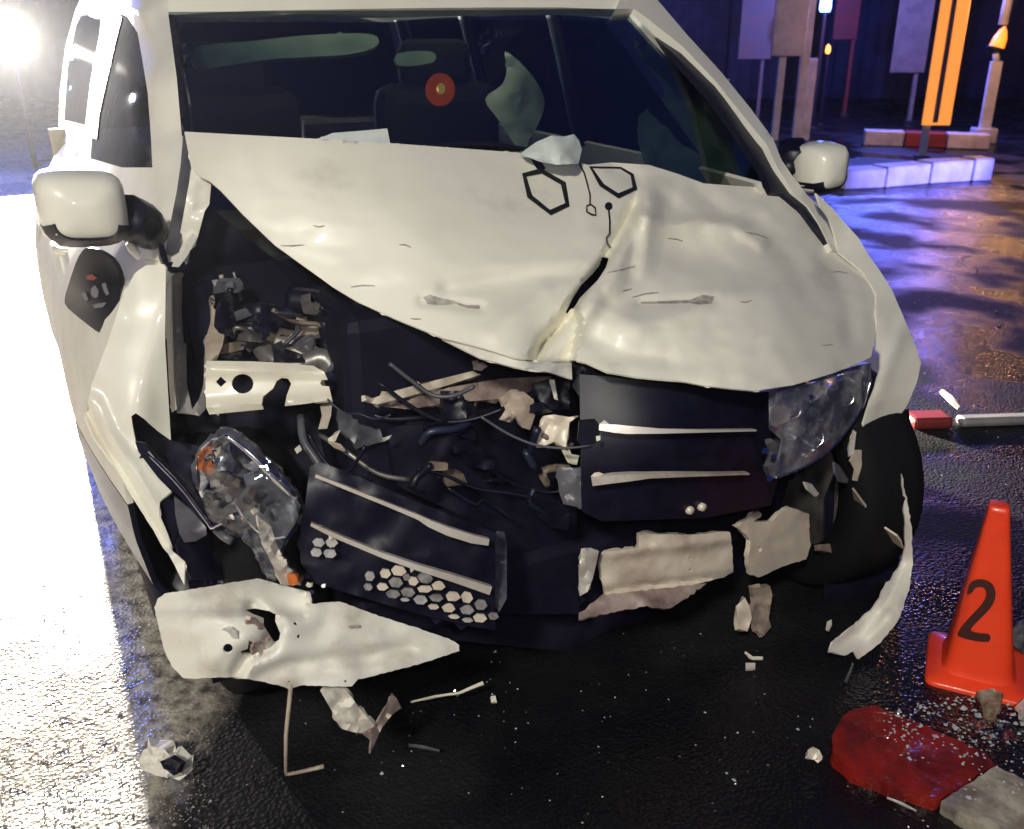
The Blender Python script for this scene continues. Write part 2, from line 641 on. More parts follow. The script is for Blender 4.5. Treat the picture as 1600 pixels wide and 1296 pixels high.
for s in (-1, 1):
    ya = .05
    d1 = side_piece('front_door', s, ya, -.93, car, zmin=.50)
    d2 = side_piece('rear_door', s, -.936, -1.60, car, zmin=.47)
    side_piece('lower_panel', s, ya, -.93, d1, zmin=.20, zmax=.495, m_=BLACK)  # lower strip of the door, black below the white part
    side_piece('lower_panel', s, -.936, -1.60, d2, zmin=.20, zmax=.465, m_=BLACK)
    side_piece('rear_quarter', s, -1.606, -2.6, car, arch=(-1.98, .36))
    for dd, y in ((d1, -.80), (d2, -1.50)):
        xx = side_x(y, .86, s)
        tube('handle', [L2W(xx + s * .002, y + .07, .86), L2W(xx + s * .03, y + .05, .865), L2W(xx + s * .03, y - .05, .865), L2W(xx + s * .002, y - .07, .86)], .011, PAINT, dd, 6)
    tube('sill', [L2W(s * .80, .0, .19), L2W(s * .82, -1.5, .19)], [.09, .09], BLACK, car, 8)

# --- left glasshouse frame with the two window openings, one pressed sheet
frame_ctrl = [(215, 15, 'y', -.72), (264, 24, 'y', -.6), (281, 205, 'y', -.25), (275, 390, 'y', .0), (240, 235, 'y', -.27), (240, 400, 'y', -.04), (228, 130, 'y', -.42),
              (126, 24, 'x', -.645), (163, 21, 'x', -.635), (100, 173, 'x', -.755), (150, 178, 'x', -.745), (128, 240, 'x', -.79)]
FRD = Depth(frame_ctrl)
win1 = [(184, 20), (199, 26), (215, 52), (223, 97), (231, 147), (236, 218), (238, 262), (190, 262), (141, 248), (146, 178), (155, 131), (168, 73), (178, 32)]
win2 = [(126, 25), (158, 22), (156, 52), (141, 131), (133, 196), (100, 188), (105, 105), (118, 40)]
panel('side_frame', [(92, 200), (93, 150), (103, 75), (118, 15), (128, -8), (205, -14), (262, -8), (268, 40), (279, 140), (285, 215), (287, 300), (277, 396), (256, 408), (226, 405), (200, 330), (150, 290), (112, 245)], None, DULLP, car, .03, 9, holes=[win1, win2], depth=FRD)
def shrink(pl, k):
    cx = sum(p[0] for p in pl) / len(pl)
    cy = sum(p[1] for p in pl) / len(pl)
    return [(cx + (p[0] - cx) * k, cy + (p[1] - cy) * k) for p in pl]
panel('pillar_trim', [(263, 23), (272, 23), (284, 120), (293, 212), (284, 212), (276, 120)], None, BLACK, car, .01, 9, depth=FRD, lift=.012)
w1 = panel('side_window', shrink(win1, 1.06), None, SIDEGL, car, .004, 14, depth=FRD, lift=-.022)
w2 = panel('side_window', shrink(win2, 1.06), None, SIDEGL, car, .004, 14, depth=FRD, lift=-.022)
panel('window_seal', [(184, 20), (178, 32), (168, 73), (155, 131), (146, 178), (143, 215), (151, 218), (155, 180), (165, 133), (178, 75), (190, 28)], None, BLACK, w1, .004, 10, depth=FRD, lift=.004)
0 and panel('window_trim', [(100, 188), (133, 196), (141, 262), (128, 262), (92, 214), (86, 205)], None, GREY, w2, .004, 10, depth=FRD, lift=.004)
# right glasshouse side (out of sight behind the far pillar)
for (ya, yb) in ((-.24, -.90), (-.98, -1.60), (-1.68, -2.25)):
    rows = [[L2W(.74 - .1 * t, ya + (yb - ya) * k / 5 - (.42 * t * (1 - k / 5) if ya == -.24 else 0), 1.03 + .38 * t) for k in range(6)] for t in (0, .5, 1)]
    grid_obj('side_window', rows, DARKGL, car, .004, flip=True)
for y in (-.94, -1.64, -2.35):
    tube('pillar', [L2W(.745, y, 1.02), L2W(.64, y - .02, 1.43)], .045, NAVYBLK, car, 8, flat=.5)
# roof
rows = []
for i in range(13):
    y = -.50 - i / 12 * 2.05
    row = []
    for j in range(13):
        u = -1 + j / 6
        x = u * (.66 - .03 * i / 12)
        yy = y - .11 * u * u * max(0, 1 - i / 3) - (.06 * max(0, -u) * max(0, 1 - i / 3)) - .04 * max(0, 1 - i / 3)
        z = 1.405 + .085 * (1 - u * u * .75) * min(1, .45 + i / 4) + (-.03 * (i / 12) ** 3)
        row.append(L2W(x, yy, z))
    rows.append(row)
grid_obj('roof', rows, PAINT, car, .02, flip=True)
panel('roof_header', [(262, -6), (266, 24), (330, 20), (400, 17), (520, 15), (640, 13), (760, 12), (880, 12), (962, 15), (990, 12), (965, -12), (800, -16), (600, -15), (400, -12)], [(264, 24, 'y', -.6), (985, 14, 'y', -.47), (640, 13, 'y', -.46), (450, 16, 'y', -.51), (262, -6, 'y', -.63), (965, -10, 'y', -.50), (640, -14, 'y', -.50)], PAINT, car, .03, 12)
rows = [[L2W(u * (.62 + .16 * t), -2.52 - .10 * t + .08 * abs(u) ** 2, 1.40 - .55 * t) for u in np.linspace(-1, 1, 9)] for t in (0, .4, .75)]
grid_obj('tailgate_window', rows, DARKGL, car, .005)
rows = [[L2W(u * .84, -2.6 + .10 * abs(u) ** 3, z) for u in np.linspace(-1, 1, 9)] for z in (1.0, .85, .6, .4, .22)]
grid_obj('tailgate', rows, PAINT, car, .02)
box('floor_pan', L2W(0, -1.1, .19), (1.62, 2.6, .14), BLACK, car)

# --- right front pillar
pr = panel('front_pillar', [(962, 14), (972, -8), (1000, -14), (1022, -6), (1073, 54), (1126, 112), (1173, 170), (1208, 217), (1221, 250), (1240, 278), (1262, 306), (1290, 330), (1302, 352), (1310, 392), (1300, 392), (1280, 350), (1262, 322), (1238, 300), (1215, 262), (1198, 226), (1165, 186), (1119, 128), (1068, 74), (1010, 28), (990, 14)],
           [(975, 0, 'y', -.49), (1014, 0, 'y', -.52), (1126, 112, 'y', -.30), (1208, 217, 'y', -.08), (1240, 285, 'y', .03), (1305, 380, 'y', .15), (1110, 120, 'y', -.25), (1225, 300, 'y', .07)], PAINT, car, .035, 8)
panel('pillar_trim', [(988, 18), (1010, 30), (1068, 76), (1119, 130), (1165, 188), (1198, 228), (1213, 262), (1236, 300), (1262, 324), (1282, 352), (1300, 385), (1306, 390), (1296, 385), (1276, 358), (1250, 325), (1222, 303), (1205, 300), (1190, 262), (1146, 196), (1105, 140), (1050, 82), (1008, 48)],
      [(988, 18, 'y', -.48), (1068, 80, 'y', -.36), (1165, 190, 'y', -.14), (1230, 300, 'y', .05), (1300, 385, 'y', .16), (1140, 195, 'y', -.11), (1005, 45, 'y', -.43)], BLACK, pr, .02, 8)

# --- windscreen
LE = [(265, 22), (272, 90), (279, 150), (288, 210), (303, 330)]
RE = [(1004, 16), (1060, 75), (1113, 135), (1156, 195), (1204, 265), (1246, 330)]
def along(pl, t):
    k = t * (len(pl) - 1)
    i_ = min(int(k), len(pl) - 2)
    return tuple(pl[i_][c] + (pl[i_ + 1][c] - pl[i_][c]) * (k - i_) for c in (0, 1))
rows = []
for i in range(13):
    t = i / 12
    a = at(*along(LE, t), 'y', -.58 + .51 * t)
    b_ = at(*along(RE, t), 'y', -.475 + .43 * t)
    row = []
    for j in range(13):
        u = j / 12
        p = a.lerp(b_, u)
        bul = (.09 - .06 * t) * (1 - (2 * u - 1) ** 2)
        row.append(p + Vector((SY, -CY, 0)) * (bul - .012) + Vector((0, 0, 1)) * (.015 * math.sin(math.pi * t)))
    rows.append(row)
ws = grid_obj('windscreen', rows, SCREEN, car, .005)
def screen_pt(px, py, off):
    # meet the pane (bilinear, with its bulge) along a pixel's ray, off metres behind it
    d = ray(px, py)
    best = None
    for i in range(12):
        for j in range(12):
            a, b, c = rows[i][j], rows[i][j + 1], rows[i + 1][j]
            e = rows[i + 1][j + 1]
            for tri in ((a, b, e), (a, e, c)):
                n = (tri[1] - tri[0]).cross(tri[2] - tri[0])
                den = n.dot(d)
                if abs(den) < 1e-9:
                    continue
                t = n.dot(tri[0] - CAMV) / den
                q = CAMV + d * t
                ok = True
                for k in range(3):
                    if (tri[(k + 1) % 3] - tri[k]).cross(q - tri[k]).dot(n) < -1e-7:
                        ok = False
                if ok:
                    best = t
    return (best if best else tray(px, py, 'y', -.3)) + off
def disc(cx, cy, r, n=24, sq=1.0):
    return [(cx + r * math.cos(2 * math.pi * k / n), cy + r * sq * math.sin(2 * math.pi * k / n)) for k in range(n)]
REDREFL = mat('red_reflection', (.75, .10, .035), .5, col2=(.55, .07, .03), scale=40)
YELREFL = mat('yellow_reflection', (.85, .55, .16), .5)
dd = screen_pt(688, 140, 0)
st = panel('reflection_disc', disc(688, 140, 23, 24, 1.12), [(688, 110, 'd', screen_pt(688, 110, -.0015)), (670, 165, 'd', screen_pt(670, 165, -.0015)), (712, 165, 'd', screen_pt(712, 165, -.0015))], REDREFL, ws, .001, 8)  # disc on the pane coloured as the reflection of a red traffic light
panel('reflection_centre', disc(689, 139, 7, 14, 1.25), [(688, 110, 'd', screen_pt(688, 110, -.007)), (670, 165, 'd', screen_pt(670, 165, -.007)), (712, 165, 'd', screen_pt(712, 165, -.007))], YELREFL, st, .001, 5)
# wiper arms lying on the pane
tube('wiper', [at(474, 218, 'd', screen_pt(474, 214, -.02)), at(473, 190, 'd', screen_pt(473, 190, -.01))], .003, GREY, car, 6)
tube('wiper', [at(660, 232, 'd', screen_pt(660, 215, -.015)), at(760, 226, 'd', screen_pt(760, 226, -.015)), at(860, 240, 'd', screen_pt(860, 230, -.015))], .006, BLACK, car, 6)
# cabin
box('dashboard', L2W(0, -.33, .88), (1.40, .42, .22), CABIN, car, bev=.05)
box('firewall', L2W(0, -.04, .62), (1.46, .03, .66), NAVYBLK, car)
sw = L2W(-.36, -.52, .98)
lathe('steering_wheel', [(.17 + .014 * math.cos(a), .014 * math.sin(a)) for a in np.linspace(0, 2 * math.pi, 9)[:-1]], sw, Vector((SY, -CY, -.55)), CABIN, car, 28, True)
for x in (-.36, .36):
    se = box('seat', L2W(x, -1.02, .60), (.48, .50, .16), CABIN, car, bev=.05)
    box('backrest', L2W(x, -1.28, .92), (.46, .14, .58), CABIN, se, bev=.06)
    box('headrest', L2W(x, -1.30, 1.27), (.26, .10, .16), CABIN, se, bev=.04)
box('rear_bench', L2W(0, -2.05, .72), (1.2, .4, .56), CABIN, car, bev=.06)
panel('header_strip', [(305, 74), (380, 66), (470, 56), (560, 52), (590, 58), (586, 74), (540, 86), (430, 92), (350, 104), (306, 108)], [(305, 74, 'y', -.66), (590, 58, 'y', -.64), (306, 108, 'y', -.62), (586, 74, 'y', -.62)], TEALTONE, car, .012, 14, curve=2)  # teal strip behind the top of the pane
panel('header_strip', [(620, 84), (660, 80), (680, 84), (676, 98), (636, 104), (620, 100)], [(620, 84, 'y', -.60), (680, 84, 'y', -.60), (630, 104, 'y', -.58)], TEALTONE, car, .012, 10, curve=2)
# limp airbag behind the pane
panel('airbag', [(789, 81), (812, 97), (838, 128), (851, 159), (843, 190), (828, 217), (815, 240), (781, 190), (758, 155), (785, 132), (792, 105)], [(789, 81, 'y', -.58), (851, 159, 'y', -.5), (820, 235, 'y', -.36), (758, 155, 'y', -.55), (805, 150, 'y', -.46)], AIRBAG, car, .03, 9, rough=.03, rs=.03, curve=3, seed=3)
panel('reflection_sheet', [(985, 60), (1030, 80), (1100, 150), (1150, 210), (1192, 275), (1195, 310), (1120, 310), (1050, 300), (1005, 250), (1000, 180), (1040, 150), (1010, 100)], [(985, 60, 'y', -.60), (1100, 150, 'y', -.42), (1192, 280, 'y', -.16), (1050, 295, 'y', -.25), (1005, 200, 'y', -.46), (1080, 220, 'y', -.32)], TEALTONE, car, .01, 10, rough=.05, rs=.02, curve=3, seed=5)  # sheet added in place of the teal reflection at the pane's right

# --- mirrors
def mirror(cx, cy, y, w, h, dep, s, white, black):
    c = at(cx, cy, 'y', y)
    fx, fy, fz = Vector((CY, SY, 0)), Vector((SY, -CY, 0)), WZ
    m_ = []
    n = 20
    rws = []
    for (k, sc, sh) in ((-.5, .90, 0), (-.45, .98, 0), (-.1, 1.0, 0), (.25, .93, 0), (.42, .74, 0), (.5, .45, 0), (.522, .2, 0), (.525, 0.0, 0)):
        rw = []
        for i in range(n + 1):
            a = 2 * math.pi * i / n
            ca, sa = math.cos(a), math.sin(a)
            e = .46
            ex = math.copysign(abs(ca) ** e, ca) * w / 2 * sc
            ez = math.copysign(abs(sa) ** e, sa) * h / 2 * sc
            ez += .012 * ex / w * s
            rw.append(c + fx * ex + fy * k * dep + fz * ez)
        rws.append(rw)
    o = grid_obj('mirror', rws, white, car)
    bm = bmesh.new()
    bm.from_mesh(o.data)
    bmesh.ops.remove_doubles(bm, verts=bm.verts, dist=1e-5)
    bmesh.ops.recalc_face_normals(bm, faces=bm.faces)
    bm.to_mesh(o.data)
    bm.free()
    # black lower cap
    rb = []
    for (k, sc) in ((-.52, .9), (-.1, 1.03), (.28, .96), (.46, .72)):
        rw = []
        for i in range(11):
            a = math.pi * 1.08 + math.pi * .84 * i / 10
            ca, sa = math.cos(a), math.sin(a)
            rw.append(c + fx * math.copysign(abs(ca) ** .62, ca) * w / 2 * sc + fy * k * dep + fz * (-abs(sa) ** .62 * h / 2 * sc * 1.04 + .012 * ca * s * .5))
        rb.append(rw)
    grid_obj('lower_cap', rb, black, o, .006)
    gl_ = [c + fx * math.cos(a) * w * .42 - fy * dep * .52 + fz * math.sin(a) * h * .40 for a in np.linspace(0, 2 * math.pi, 17)[:-1]]
    mesh_obj('mirror_glass', gl_, [list(range(16))], CHROME, o, False)
    return o, c
ml, mc = mirror(129, 325, .02, .156, .132, .13, -1, PAINT, BLACK)
tube('mount', [mc + Vector((CY, SY, 0)) * .07 + Vector((0, 0, -.02)), at(222, 352, 'y', -.02), at(243, 372, 'y', -.04)], [.042, .045, .03], BLACK, ml, 10)
tube('mount_foot', [at(200, 380, 'y', .0), at(208, 390, 'y', .0), at(217, 403, 'y', -.01)], [.006, .010, .006], PAINT, ml, 8)
mr_, mc2 = mirror(1284, 263, .0, .118, .128, .12, 1, PAINT, BLACK)
tube('mount', [mc2 - Vector((CY, SY, 0)) * .05 - Vector((SY, -CY, 0)) * .05, at(1240, 238, 'y', -.10), at(1228, 275, 'y', -.06)], [.05, .05, .03], BLACK, mr_, 10)

# --- door emblem: dark six-sided plate with small worn marks
def emblem():
    def t_door(px, py, off):
        d = ray(px, py)
        for y in np.linspace(.05, -1.2, 400):
            t = tray(px, py, 'y', y)
            p = W2L(CAMV + d * t)
            if p[0] > -side_x(p[1], p[2], 1) * 0 - abs(side_x(p[1], p[2], -1)):
                pass
            if abs(p[0]) <= abs(side_x(y, p[2], -1)):
                return t - off
        return tray(px, py, 'x', -.955) - off
    out = [(137, 387), (150, 390), (172, 403), (185, 425), (188, 450), (183, 500), (170, 523), (155, 520), (140, 510), (106, 482), (101, 468), (106, 448), (118, 412), (128, 393)]
    yy = -.12
    ctrl = [(140, 387, 'y', -.20), (185, 440, 'y', -.10), (168, 522, 'y', -.08), (103, 470, 'y', -.34), (145, 455, 'y', -.18)]
    D = Depth(ctrl)
    e = panel('emblem_plate', out, None, DECAL, car, .01, 9, depth=D, curve=2)
    mk = [([(134, 432), (142, 429), (151, 434), (146, 438), (136, 437)], 'red_mark'), ([(127, 458), (133, 457), (137, 469), (134, 472)], 'grey_mark'), ([(142, 452), (148, 446), (153, 455), (152, 464), (147, 466), (142, 460)], 'grey_mark'),
          ([(159, 444), (164, 442), (166, 450), (170, 459), (166, 462), (161, 452)], 'grey_mark'), ([(145, 477), (155, 474), (166, 473), (160, 480), (147, 482)], 'grey_mark')]
    rm, gm = mat('worn_red_print', (.25, .07, .06), .6), mat('worn_grey_print', (.17, .17, .19), .6)
    for pl, nm in mk:
        panel(nm, pl, None, rm if nm[0] == 'r' else gm, e, .002, 6, depth=D, lift=.008)
emblem()

# --- bonnet
hood_ctrl = [(289, 206, 'y', .02), (474, 216, 'y', 0), (610, 224, 'y', 0), (829, 246, 'y', -.02), (955, 254, 'y', -.02), (1059, 272, 'y', 0), (1234, 297, 'y', .02), (1306, 390, 'y', .15), (1370, 455, 'y', .30), (1366, 536, 'y', .42), (1303, 583, 'y', .55), (1178, 611, 'y', .64), (1059, 595, 'y', .60), (949, 582, 'y', .55), (894, 562, 'y', .50), (803, 559, 'y', .48), (741, 540, 'y', .43), (618, 499, 'y', .32), (480, 419, 'y', .17), (329, 284, 'y', .05),
             (650, 380, 'y', .235), (500, 310, 'y', .12), (760, 470, 'y', .35), (1100, 430, 'y', .34), (1200, 500, 'y', .49), (800, 400, 'y', .26), (1060, 520, 'y', .50), (1000, 350, 'y', .17), (1180, 370, 'y', .20), (1280, 470, 'y', .38)]
HD = Depth(hood_ctrl, 1e-4)
CREASE = [(1000, 290), (992, 318), (978, 345), (958, 385), (944, 408), (924, 436), (902, 464), (886, 490), (868, 510), (846, 535), (834, 560)]
RIDGE2 = [(985, 335), (1040, 350), (1100, 348), (1150, 352), (1185, 378)]
VAL = [(888, 486), (903, 470), (911, 504), (897, 570), (828, 570), (838, 536), (871, 504)]
FOLDS = [  # (line, width, depth): narrow kinks in the sheet
    ([(985, 335), (1040, 352), (1100, 348), (1150, 354), (1190, 380)], 9, -.030),
    ([(985, 335), (992, 380), (985, 430)], 10, .030),
    ([(1010, 300), (1016, 360), (1004, 420), (965, 450)], 14, -.030),
    ([(1090, 300), (1130, 330), (1180, 345), (1230, 400), (1262, 450)], 14, .020),
    ([(930, 480), (1000, 505), (1060, 500), (1110, 470), (1180, 450), (1260, 440)], 16, -.022),
    ([(905, 510), (960, 545), (1040, 560)], 14, .018),
    ([(700, 452), (760, 440), (830, 432), (905, 430)], 12, .018),
    ([(660, 470), (710, 474), (752, 480)], 7, .016),
    ([(1000, 474), (1060, 471), (1116, 466)], 6, .016),
    ([(770, 520), (815, 480), (850, 455)], 12, -.014),
    ([(1290, 400), (1320, 460), (1330, 530)], 12, .014),
    ([(960, 262), (1010, 285), (1050, 320)], 10, .016),
]
def hood_bump(x, y):
    t = 0.0
    d, sg = polydist((x, y), CREASE)
    up = min(1, max(0, (y - 275) / 60))
    t += up * .050 * max(0, 1 - d / 13)
    if sg < 0:
        t -= up * .050 * math.exp(-((d - 22) / 20) ** 2)
    else:
        t -= up * .018 * math.exp(-((d - 30) / 34) ** 2)
    if 820 < x < 920 and y > 460:
        dv = polydist((x, y), VAL + VAL[:1])[0]
        if inside((x, y), VAL):
            t += .075 * min(1, dv / 9)
    for pl, w, a in FOLDS:
        dd_ = polydist((x, y), pl)[0]
        if dd_ < 4 * w:
            t += a * (.75 * max(0, 1 - dd_ / (1.7 * w)) + .25 * math.exp(-(dd_ / (2 * w)) ** 2))
    for (cx, cy, rx, ry, a) in ((1085, 395, 60, 30, .045), (1180, 430, 70, 26, .022), (790, 455, 95, 24, .018), (1240, 400, 40, 40, .020), (980, 520, 40, 30, -.03), (850, 520, 30, 40, .02)):
        t += a * math.exp(-((x - cx) / rx) ** 2 - ((y - cy) / ry) ** 2)
    t += .005 * noise.noise(Vector((x * .012, y * .02, 4.2)))
    t += .006 * noise.noise(Vector((x * .03, y * .05, 9.2))) * (1 if x > 900 else .25)
    return t
hood_out = [(289, 206), (380, 211), (474, 216), (610, 224), (760, 235), (813, 239), (829, 246), (852, 251), (903, 254), (920, 258), (955, 254), (1014, 258), (1059, 272), (1100, 287), (1170, 292), (1234, 297), (1262, 319), (1280, 344), (1306, 390), (1340, 415), (1368, 455), (1371, 490), (1366, 536), (1361, 558), (1344, 567), (1303, 583), (1240, 602), (1178, 611), (1100, 603), (1059, 595), (997, 590), (949, 582), (916, 567), (895, 563), (852, 566), (803, 559), (741, 540), (690, 528), (618, 499), (560, 473), (520, 449), (480, 420), (430, 384), (380, 336), (345, 298), (329, 284), (312, 276), (300, 262)]
tear = [(941, 402), (951, 404), (947, 418), (934, 438), (916, 456), (906, 466), (899, 478), (888, 492), (884, 488), (894, 468), (908, 446), (926, 428), (936, 416)]
HOODP = mat('dented_white_paint', (.82, .795, .68), .42, coat=.22, col2=(.52, .45, .36), scale=4.5, lo=.58, hi=.86, detail=9)
hood = panel('bonnet', hood_out, None, HOODP, car, .004, 6, holes=[tear], bump=hood_bump, depth=HD)
class HoodDepth:
    def __call__(s, x, y):
        return HD(x, y) + hood_bump(x, y)
HDD = HoodDepth()
panel('bonnet_lip', [(690, 530), (741, 542), (803, 561), (852, 568), (893, 567), (894, 592), (850, 580), (803, 574), (750, 560)], None, PAINTD, hood, .004, 8, depth=HDD, lift=-.012)
def stroke(pts, w):
    """closed outline round an open or closed line of given width"""
    out_l, out_r = [], []
    n = len(pts)
    for i in range(n):
        a, b = pts[max(i - 1, 0)], pts[min(i + 1, n - 1)]
        dx, dy = b[0] - a[0], b[1] - a[1]
        L = math.hypot(dx, dy) or 1
        ww = w[i] if isinstance(w, (list, tuple)) else w
        nx, ny = -dy / L * ww / 2, dx / L * ww / 2
        out_l.append((pts[i][0] + nx, pts[i][1] + ny))
        out_r.append((pts[i][0] - nx, pts[i][1] - ny))
    return out_l + out_r[::-1]
def hexring(name, outer, width):
    cx = sum(p[0] for p in outer) / len(outer)
    cy = sum(p[1] for p in outer) / len(outer)
    inner = []
    for i, p in enumerate(outer):
        L = math.hypot(p[0] - cx, p[1] - cy)
        ww = width[i] if isinstance(width, (list, tuple)) else width
        inner.append((cx + (p[0] - cx) * (L - ww) / L, cy + (p[1] - cy) * (L - ww) / L))
    panel(name, outer, None, DECAL, hood, .001, 6, holes=[inner], depth=HDD, lift=.006)
hexring('hexagon_decal', [(816, 271), (845, 263), (884, 285), (890, 322), (861, 336), (824, 308)], 8)
hexring('hexagon_decal', [(921, 260), (970, 261), (990, 272), (996, 296), (967, 310), (937, 290)], [5, 2.5, 5, 8, 8, 7])
panel('decal_tail', [(829, 247), (841, 247), (853, 263), (846, 268), (838, 262)], None, DECAL, hood, .001, 6, depth=HDD, lift=.007)
panel('decal_line', stroke([(905, 255), (913, 270), (918, 288), (922, 304), (922, 318)], 2.2), None, DECAL, hood, .001, 6, depth=HDD, lift=.006)
hexring('hexagon_decal', [(916, 321), (923, 318), (931, 324), (932, 337), (924, 336), (916, 331)], 2.2)
panel('decal_dot', disc(951, 322, 6, 12), None, DECAL, hood, .001, 4, depth=HDD, lift=.006)
panel('decal_line', stroke([(951, 326), (953, 345), (953, 366)], 2.6), None, DECAL, hood, .001, 6, depth=HDD, lift=.006)
panel('decal_line', stroke([(953, 366), (948, 371), (949, 380), (955, 388)], 2.2), None, DECAL, hood, .001, 6, depth=HDD, lift=.006)
SCUFF = mat('scrape_mark', (.50, .46, .40), .6, col2=(.26, .24, .22), scale=60)
panel('scrape', [(661, 465), (672, 461), (690, 466), (708, 470), (728, 477), (749, 477), (750, 482), (730, 481), (712, 475), (692, 476), (668, 475)], None, SCUFF, hood, .001, 6, depth=HDD, lift=.004)
panel('scrape', [(1000, 472), (1030, 471), (1078, 469), (1098, 461), (1116, 463), (1112, 474), (1090, 476), (1076, 474), (1030, 475), (1002, 475)], None, SCUFF, hood, .001, 6, depth=HDD, lift=.004)
rns = random.Random(9)
for k in range(14):
    x, y = (rns.uniform(420, 860), rns.uniform(300, 520)) if k < 6 else (rns.uniform(940, 1330), rns.uniform(320, 570))
    if not inside((x, y), hood_out) or not inside((x + 40, y + 12), hood_out):
        continue
    L_, sl = rns.uniform(14, 46), rns.uniform(-.3, .3)
    panel('scratch', stroke([(x, y), (x + L_ * .5, y + L_ * .5 * sl + rns.uniform(-2, 2)), (x + L_, y + L_ * sl)], [.6, 1.6, .6]), None, SCUFF, hood, .001, 8, depth=HDD, lift=.004)
# torn cowl plastic sticking up at the foot of the pane, and a sheet lying against it
panel('cowl_scrap', [(812, 241), (838, 222), (862, 212), (880, 214), (897, 210), (905, 220), (909, 234), (904, 256), (870, 258), (840, 250)], [(812, 241, 'y', .0), (838, 222, 'y', .0), (897, 210, 'y', -.02), (909, 240, 'y', .02), (870, 235, 'y', .05)], TEAL, car, .003, 7, rough=.02, rs=.05, seed=2)
panel('cowl_scrap', [(495, 218), (520, 208), (560, 205), (605, 201), (610, 226), (560, 226)], [(495, 218, 'y', -.03), (605, 201, 'y', -.05), (605, 226, 'y', -.02)], TEAL, car, .003, 10, rough=.006, seed=4)

# --- left front wing, bent outwards
WD = Depth([(219, 421, 'y', .04), (255, 413, 'y', .07), (258, 536, 'y', .10), (264, 638, 'y', .12), (267, 687, 'y', .14), (136, 638, 'y', .07), (189, 471, 'y', .06), (288, 915, 'y', .40), (210, 778, 'y', .20), (147, 681, 'y', .09), (250, 784, 'y', .26), (205, 560, 'y', .10), (195, 660, 'y', .13)])
def wing_bump(x, y):
    t = 0
    d, _ = polydist((x, y), [(136, 640), (160, 690), (190, 735), (225, 792), (262, 855)])
    t -= .020 * math.exp(-((d - 16) / 12) ** 2)
    t += .012 * math.exp(-(d / 8) ** 2)
    t += .012 * noise.noise(Vector((x * .02, y * .012, 1.1)))
    return t
wing = panel('front_wing', [(219, 421), (228, 415), (255, 413), (259, 418), (258, 536), (264, 638), (267, 687), (247, 673), (226, 655), (212, 646), (205, 651), (208, 671), (213, 694), (231, 726), (247, 747), (268, 768), (250, 784), (248, 810), (257, 831), (268, 860), (289, 878), (288, 915), (271, 880), (247, 838), (210, 780), (179, 728), (147, 683), (134, 652), (137, 632), (143, 602), (168, 536), (189, 471), (210, 428)], None, PAINT, car, .004, 7, bump=wing_bump, depth=WD)
panel('wing_flange', [(259, 414), (267, 418), (268, 500), (272, 600), (276, 640), (268, 645), (264, 600), (259, 500)], [(259, 414, 'y', .035), (268, 420, 'y', .045), (270, 640, 'y', .09), (263, 640, 'y', .085)], CHROMED, wing, .004, 9)
panel('inner_wing', [(267, 420), (280, 424), (290, 430), (291, 520), (292, 600), (300, 640), (313, 622), (318, 600), (320, 545), (300, 455), (312, 440), (330, 470), (355, 468), (350, 520), (346, 545), (338, 562), (322, 566), (321, 640), (312, 650), (278, 644), (270, 600), (267, 500)],
      [(267, 420, 'y', .02), (270, 640, 'y', .07), (290, 440, 'y', -.02), (292, 600, 'y', .03), (330, 480, 'y', -.02), (340, 560, 'y', .05), (320, 640, 'y', .1), (308, 500, 'y', -.06)], PRIMER, car, .004, 8, bump=lambda x, y: .02 * math.sin(x * .22) * .5, seed=3)
panel('strut_tower', [(330, 462), (345, 458), (357, 468), (352, 520), (346, 545), (338, 563), (322, 565), (320, 535), (330, 500)], [(330, 462, 'y', -.01), (357, 470, 'y', .0), (322, 565, 'y', .1), (345, 545, 'y', .08)], TANMETAL, car, .01, 8, rough=.02, seed=8)
panel('wing_rail', [(300, 262), (314, 277), (330, 288), (327, 320), (320, 330), (312, 360), (305, 385), (290, 398), (279, 402), (276, 392), (286, 340), (293, 300)], [(300, 262, 'y', .03), (330, 290, 'y', .03), (285, 395, 'y', .01), (305, 380, 'y', .04), (310, 320, 'y', .05)], PAINT, car, .006, 8, rough=.01)
panel('drain_seal', [(286, 214), (291, 230), (302, 262), (294, 300), (287, 340), (277, 394), (266, 400), (258, 398), (268, 340), (276, 300), (282, 260)], [(286, 214, 'y', -.02), (302, 262, 'y', .02), (262, 398, 'y', .02), (277, 394, 'y', .04)], GREY, car, .004, 8)
panel('hinge_cover', [(246, 380), (256, 382), (264, 410), (288, 408), (292, 420), (270, 424), (258, 418), (250, 400)], [(246, 380, 'y', .02), (292, 420, 'y', .05), (256, 424, 'y', .06)], BLACK, car, .01, 7)
# dark arch liner behind the torn wing
panel('arch_liner', [(205, 645), (270, 690), (330, 700), (420, 800), (440, 905), (300, 905), (286, 880), (250, 790), (210, 700)], [(205, 645, 'y', .0), (270, 690, 'y', .05), (430, 800, 'y', .12), (440, 905, 'y', .15), (290, 900, 'y', .25), (210, 700, 'y', .0)], NAVYBLK, car, .005, 14, rough=.02)
panel('liner_flap', [(272, 776), (300, 798), (322, 824), (323, 836), (306, 846), (288, 848), (280, 834), (274, 806)], [(272, 776, 'y', .30), (323, 830, 'y', .36), (285, 846, 'y', .34)], GREY, car, .004, 8, rough=.01)
panel('liner_flap', [(250, 790), (262, 780), (273, 782), (277, 830), (270, 858), (256, 830)], [(250, 790, 'y', .26), (273, 782, 'y', .28), (270, 858, 'y', .33)], BLACK, car, .004, 8)

